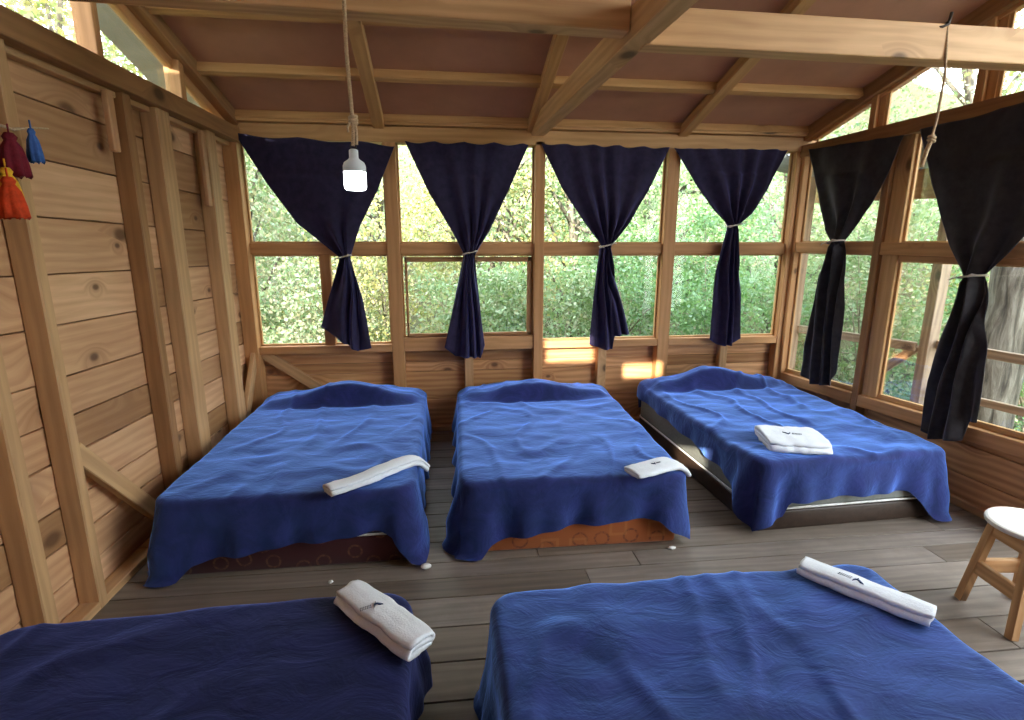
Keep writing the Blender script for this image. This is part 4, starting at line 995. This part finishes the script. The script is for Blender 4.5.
# the big leaning trunk outside the right window
tr_ = empty('large_tree', (4.8, 4.0, -1.3)); tag(tr_, 'thick grey tree trunk outside the right hand window at the picture edge', 'tree', 'trees and shrubs outside the cabin')
bm = B(); tp_ = []
for k in range(25):
    f_ = k/24; tp_.append(Vector((4.8+0.05*noise.noise((f_*5, 0, 0)), 4.0-0.02*f_+0.05*noise.noise((f_*5, 5, 0)), lerp(-1.3, 5.2, f_))))
tube(bm, tp_, [lerp(0.21, 0.14, k/24)*(1+0.05*math.sin(k*1.3)) for k in range(25)], 20)
for v in bm.verts: v.co += Vector((noise.noise(v.co*5), noise.noise(v.co*5+Vector((7, 0, 0))), 0))*0.04
mk('trunk', bm, 'bark', tr_, True)
bm = B(); tube(bm, [tp_[14], tp_[14]+Vector((0.2, -0.5, 0.5)), tp_[14]+Vector((0.5, -1.1, 1.2))], [0.08, 0.06, 0.03], 8); tube(bm, [tp_[19], tp_[19]+Vector((0.3, 0.5, 0.5)), tp_[19]+Vector((0.6, 1.2, 0.9))], [0.07, 0.05, 0.03], 8); mk('branch', bm, 'bark', tr_, True)
cs = [np.array([5.2, 3.9, 5.2])+nrs.normal(size=3)*np.array([0.9, 1.0, 0.4])+nrs.normal(size=(160, 3))*0.25 for _ in range(30)]
leaves('crown', np.concatenate(cs), 0.09, 'lf_green', tr_)
# porch rail outside the right wall
pr = empty('porch_railing', (3.93, 3.84, -0.2)); tag(pr, 'weathered porch railing with a diagonal brace outside the right wall', 'railing')
def pp(name, fn): bm = B(); fn(bm); return mk(name, bm, 'porch', pr)
pp('rail', lambda bm: bar(bm, (3.46, 5.0, 0.80), (3.88, 3.9, 0.80), 0.04, 0.075))
pp('post', lambda bm: bar(bm, (3.93, 3.84, -0.2), (3.93, 3.84, 2.20), 0.09, 0.09, (0, 1, 0)))
pp('post', lambda bm: bar(bm, (3.47, 4.92, -0.2), (3.47, 4.92, 2.25), 0.09, 0.09, (0, 1, 0)))
pp('brace', lambda bm: bar(bm, (3.76, 4.55, 0.16), (3.90, 3.90, 0.80), 0.035, 0.07))
pp('rail', lambda bm: bar(bm, (3.95, 3.78, 0.84), (4.12, 1.6, 0.87), 0.04, 0.07))
pp('lower_rail', lambda bm: bar(bm, (3.95, 3.78, 0.46), (4.12, 1.6, 0.55), 0.035, 0.06))
bm = B(); box(bm, (3.45, -1.5, -0.28), (4.3, 6.0, -0.06), 1); struct(mk('porch_floor', bm, 'porch'))
ro = empty('porch_roof', (4.1, 3.5, 2.2)); tag(ro, 'brown fascia and corrugated sheet of the porch roof outside right', 'roof')
bm = B(); bar(bm, (3.86, 5.65, 2.18), (4.0, 3.6, 2.10), 0.03, 0.24); mk('fascia', bm, 'plate', ro)
bm = B(); nn_ = 90
A_ = []
for k in range(nn_+1):
    f_ = k/nn_; y_ = lerp(5.7, 3.4, f_); zz = 0.018*math.sin(k*1.6)
    A_.append((bm.verts.new((3.30, y_, 2.47+zz)), bm.verts.new((4.12+0.1*f_, y_, 2.30-0.06*f_+zz))))
for a, b in zip(A_, A_[1:]): bm.faces.new((a[0], a[1], b[1], b[0]))
o = mk('corrugated_sheet', bm, 'sheet', ro, True); o.modifiers.new('t', 'SOLIDIFY').thickness = 0.004

# ------------------------------------------------------------------ light, camera
w = bpy.data.worlds.new('sky'); scene.world = w; w.use_nodes = True
nt = w.node_tree; nt.nodes.clear()
wo = nt.nodes.new('ShaderNodeOutputWorld'); bg = nt.nodes.new('ShaderNodeBackground')
tc = nt.nodes.new('ShaderNodeTexCoord'); sp_ = nt.nodes.new('ShaderNodeSeparateXYZ'); nt.links.new(tc.outputs['Generated'], sp_.inputs[0])
c = ramp(nt, sp_.outputs[2], [(0.0, (0.70, 0.76, 0.74)), (0.35, (0.90, 0.96, 1.0)), (1.0, (0.78, 0.90, 1.06))])
nt.links.new(c, bg.inputs[0]); bg.inputs[1].default_value = 6.6; nt.links.new(bg.outputs[0], wo.inputs[0])

sun = bpy.data.lights.new('sun', 'SUN'); sun.energy = 12.0; sun.angle = 0.009; sun.color = (1.0, 0.90, 0.74)
so = bpy.data.objects.new('sun', sun); COL.objects.link(so); so.location = (-3, -8, 6)
so.rotation_euler = Vector((0.35, 1.0, -0.35)).to_track_quat('-Z', 'Y').to_euler()

cam = bpy.data.cameras.new('camera'); co = bpy.data.objects.new('camera', cam); COL.objects.link(co)
cam.sensor_width = 36; cam.lens = 36*531.63/1024; cam.clip_start = 0.02
p_, r_, y_ = 0.2191, -0.00137, 0.12417
fwd = Vector((math.sin(y_)*math.cos(p_), math.cos(y_)*math.cos(p_), -math.sin(p_))); right = Vector((math.cos(y_), -math.sin(y_), 0)); down = fwd.cross(right)
R2 = right*math.cos(r_)+down*math.sin(r_); D2 = -right*math.sin(r_)+down*math.cos(r_)
mm = Matrix((R2, -D2, -fwd)).transposed().to_4x4(); mm.translation = Vector((0, 0, 1.65)); co.matrix_world = mm
scene.camera = co
scene.view_settings.view_transform = 'Standard'; scene.view_settings.look = 'None'; scene.view_settings.gamma = 1.0; scene.view_settings.use_curve_mapping = False
scene.view_settings.exposure = 0.9
cy = scene.cycles
cy.use_denoising = True; cy.max_bounces = 8; cy.diffuse_bounces = 5; cy.transparent_max_bounces = 12; cy.caustics_reflective = False; cy.caustics_refractive = False
